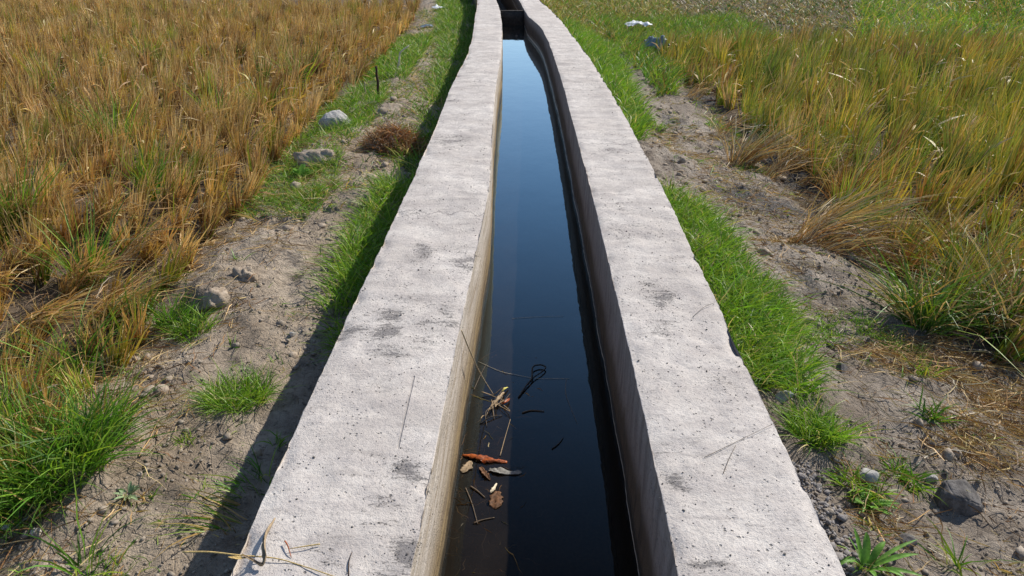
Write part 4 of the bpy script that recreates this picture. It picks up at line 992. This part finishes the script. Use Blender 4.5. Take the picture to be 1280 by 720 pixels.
B.add(np.stack([x, y, WATER - rng.uniform(-.002, .03, n)], 1), np.stack([np.cos(az), np.sin(az), rng.normal(0, .04, n)], 1), rng.uniform(.02, .12, n), rng.uniform(.001, .006, n), rng.uniform(-.3, .3, n), 0 * x,
      pick(n, ['straw', 'tan', 'brown', 'grey'], [.6, 1.2, 4, 1.5]) * .8, 5, kink=.05, floor=np.full(n, -.7))
tag(B.build('sunken_debris', M_DRY), 'faint sunken stems and leaf bits under the water by the sunlit wall', 'debris', kind='stuff')
leafstrip('floating_leaf', [(611, 587, W + .004), (622, 588, W + .008), (640, 591, W + .004), (652, 590, W + .003)], .030, plain('grey_leaf_wet', (.20, .19, .17), .5, .4), 'flat grey leaf floating just below the rusty orange one', 'leaf', curl=.06, seed=21)
leafstrip('floating_leaf', [(613, 616, W + .003), (617, 611, W + .008), (621, 604, W + .004)], .013, M_PALE, 'small pale straw coloured leaf bit floating below the grey leaf', 'leaf', curl=.2, n=12, seed=23)
leafstrip('floating_leaf', [(600, 584, W + .003), (606, 592, W + .007), (613, 600, W + .003)], .020, M_DBRN, 'brown crumpled leaf bit below the rusty leaf beside the wall', 'leaf', curl=.3, n=12, seed=25)
leafstrip('floating_leaf', [(622, 614, W + .002), (620, 624, W + .004), (619, 636, W + .002)], .045, M_DBRN, 'reddish brown leaf lying in the water nearest the camera', 'leaf', curl=.05, n=12, seed=27)
leafstrip('floating_leaf', [(576, 590, W + .002), (584, 584, W + .006), (588, 576, W + .003)], .03, M_DEAD, 'tan leaf wedged against the sunlit wall under the rusty leaf', 'leaf', curl=.1, n=12, seed=28)
x, y, z = at(648, 498, W)
stalk('twig', [(648, 497, W + .003), (658, 482, W + .010), (665, 472, W + .014), (666, 459, W + .016), (675, 456, W + .014), (682, 459, W + .012), (677, 465, W + .012), (667, 472, W + .012), (660, 481, W + .008)], .0042, M_BLK,
      'black looped twig floating in the middle of the water', 'twig', 44, r2=.003)
for px in [([(653, 516), (664, 513), (680, 514)], .0035, M_BRN, 'short dark stick floating below the looped twig'),
           ([(690, 561), (698, 555), (704, 547)], .003, M_BLK, 'small black forked stick in the water towards the shaded wall'),
           ([(625, 570), (631, 548), (638, 524)], .0018, M_DEAD, 'pale stem floating upright from the rusty leaf'),
           ([(582, 610), (590, 630), (597, 655)], .003, M_BRN, 'brown stem under the rusty leaf along the sunlit wall'),
           ([(588, 608), (597, 614), (606, 622)], .004, M_BRN, 'short brown stick beside the pale leaf bit'),
           ([(592, 654), (603, 650), (618, 647)], .003, M_BRN, 'brown stick lying crosswise nearest the camera'),
           ([(598, 452), (625, 464), (648, 469), (672, 473), (712, 473)], .0009, M_PALE, 'fine pale thread of straw stretched across the water'),
           ([(708, 473), (707, 490), (712, 506), (722, 530)], .0007, M_DEAD, 'faint bent thread hanging from the end of the pale one'),
           ([(640, 398), (670, 396), (705, 395)], .0007, M_PALE, 'faint straight thread in the water above the looped twig'),
           ([(592, 488), (600, 470), (608, 455)], .0018, M_BRN, 'brown stem leaning on the sunlit wall beside the debris tangle')]:
    stalk('floating_stick', [(a, b, W + .003) for a, b in px[0]], px[1], px[2], px[3], 'stick', 16)
stalk('twig', [(600, 530, W + .002), (612, 522, W + .01), (628, 519, W + .003)], .003, M_BLK, 'black bent twig just below the debris tangle', 'twig', 14)
rock('clod', 646, 45, (.05, .04, .03), 81, M_ROCKD, 'tiny dark lump floating in the far bright water', 'debris', z=W)
stalk('dried_stalk', [(494, 88, None), (499, 76, -.3), (500, 69, -.22), (507, 63, -.2)], .014, M_PALE, 'pale curved dried stalk at the golden rice edge beyond the stakes', 'dried stalk', 16) if False else None
x, y, z = at(495, 92)
v, f = tube(spline([(0, 0, 0), (.05, 0, .14), (.07, .02, .26), (.18, .05, .34)], 14), np.linspace(.016, .008, 14), 7)
tag(link('dried_stalk', v, f, M_PALE, (x, y, z), smooth=True), 'pale curved dried stalk at the golden rice edge beyond the stakes', 'dried stalk')
# pale stems lying on the soil
for pts, lab in (([(1014, 424), (1030, 409)], 'pale straight straw piece at the grass strip edge beside the shade'), ([(1078, 444), (1090, 438), (1094, 428)], 'curved pale straw piece on the shaded soil'),
                 ([(1180, 524), (1205, 519), (1225, 515)], 'long pale straw piece above the dark angular rock'), ([(1145, 582), (1158, 571), (1170, 565)], 'pale green stem lying left of the dark rock'),
                 ([(1160, 685), (1180, 696), (1212, 710)], 'reddish dry stem on the soil below the dark rock'), ([(1048, 417), (1060, 406)], 'short pale straw piece right of the straight one')):
    stalk('straw_stalk', [(a, b, None) for a, b in pts] if False else [(a, b, at(a, b)[2] + .012) for a, b in pts], .0032, M_PALE, lab, 'straw stalk', 12)

# ------------------------------------------------------------------ light, sky, camera
sc = bpy.context.scene
EL, AZ = R(39.5), R(45)
w_ = bpy.data.worlds.new('World'); sc.world = w_; w_.use_nodes = True
nt = w_.node_tree; bg = nt.nodes['Background']
sky = nt.nodes.new('ShaderNodeTexSky'); sky.sky_type = 'NISHITA'; sky.sun_disc = False
sky.sun_elevation = EL; sky.sun_rotation = AZ; sky.air_density = 1.0; sky.dust_density = .4; sky.ozone_density = 2.5
nt.links.new(sky.outputs[0], bg.inputs[0]); bg.inputs[1].default_value = .12
sun = bpy.data.lights.new('sun', 'SUN'); sun.energy = 5.0; sun.angle = R(.53); sun.color = (1, .94, .84)
so = bpy.data.objects.new('sun', sun); C.objects.link(so)
so.rotation_euler = (math.pi / 2 - EL, 0, math.pi - AZ)
so.location = (6, 5, 8)
cam = bpy.data.cameras.new('camera'); cam.sensor_width = 36; cam.lens = 36 * F / 1280; cam.clip_end = 2000; cam.clip_start = .02
co = bpy.data.objects.new('camera', cam); C.objects.link(co)
co.location = (0, 0, H); co.rotation_euler = (math.pi / 2 - PIT, 0, YAW)
sc.camera = co
sc.view_settings.view_transform = 'Standard'; sc.view_settings.look = 'None'; sc.view_settings.gamma = 1; sc.view_settings.use_curve_mapping = False
sc.view_settings.exposure = .2
sc.cycles.max_bounces = 6; sc.cycles.transparent_max_bounces = 8; sc.cycles.caustics_reflective = False; sc.cycles.caustics_refractive = False
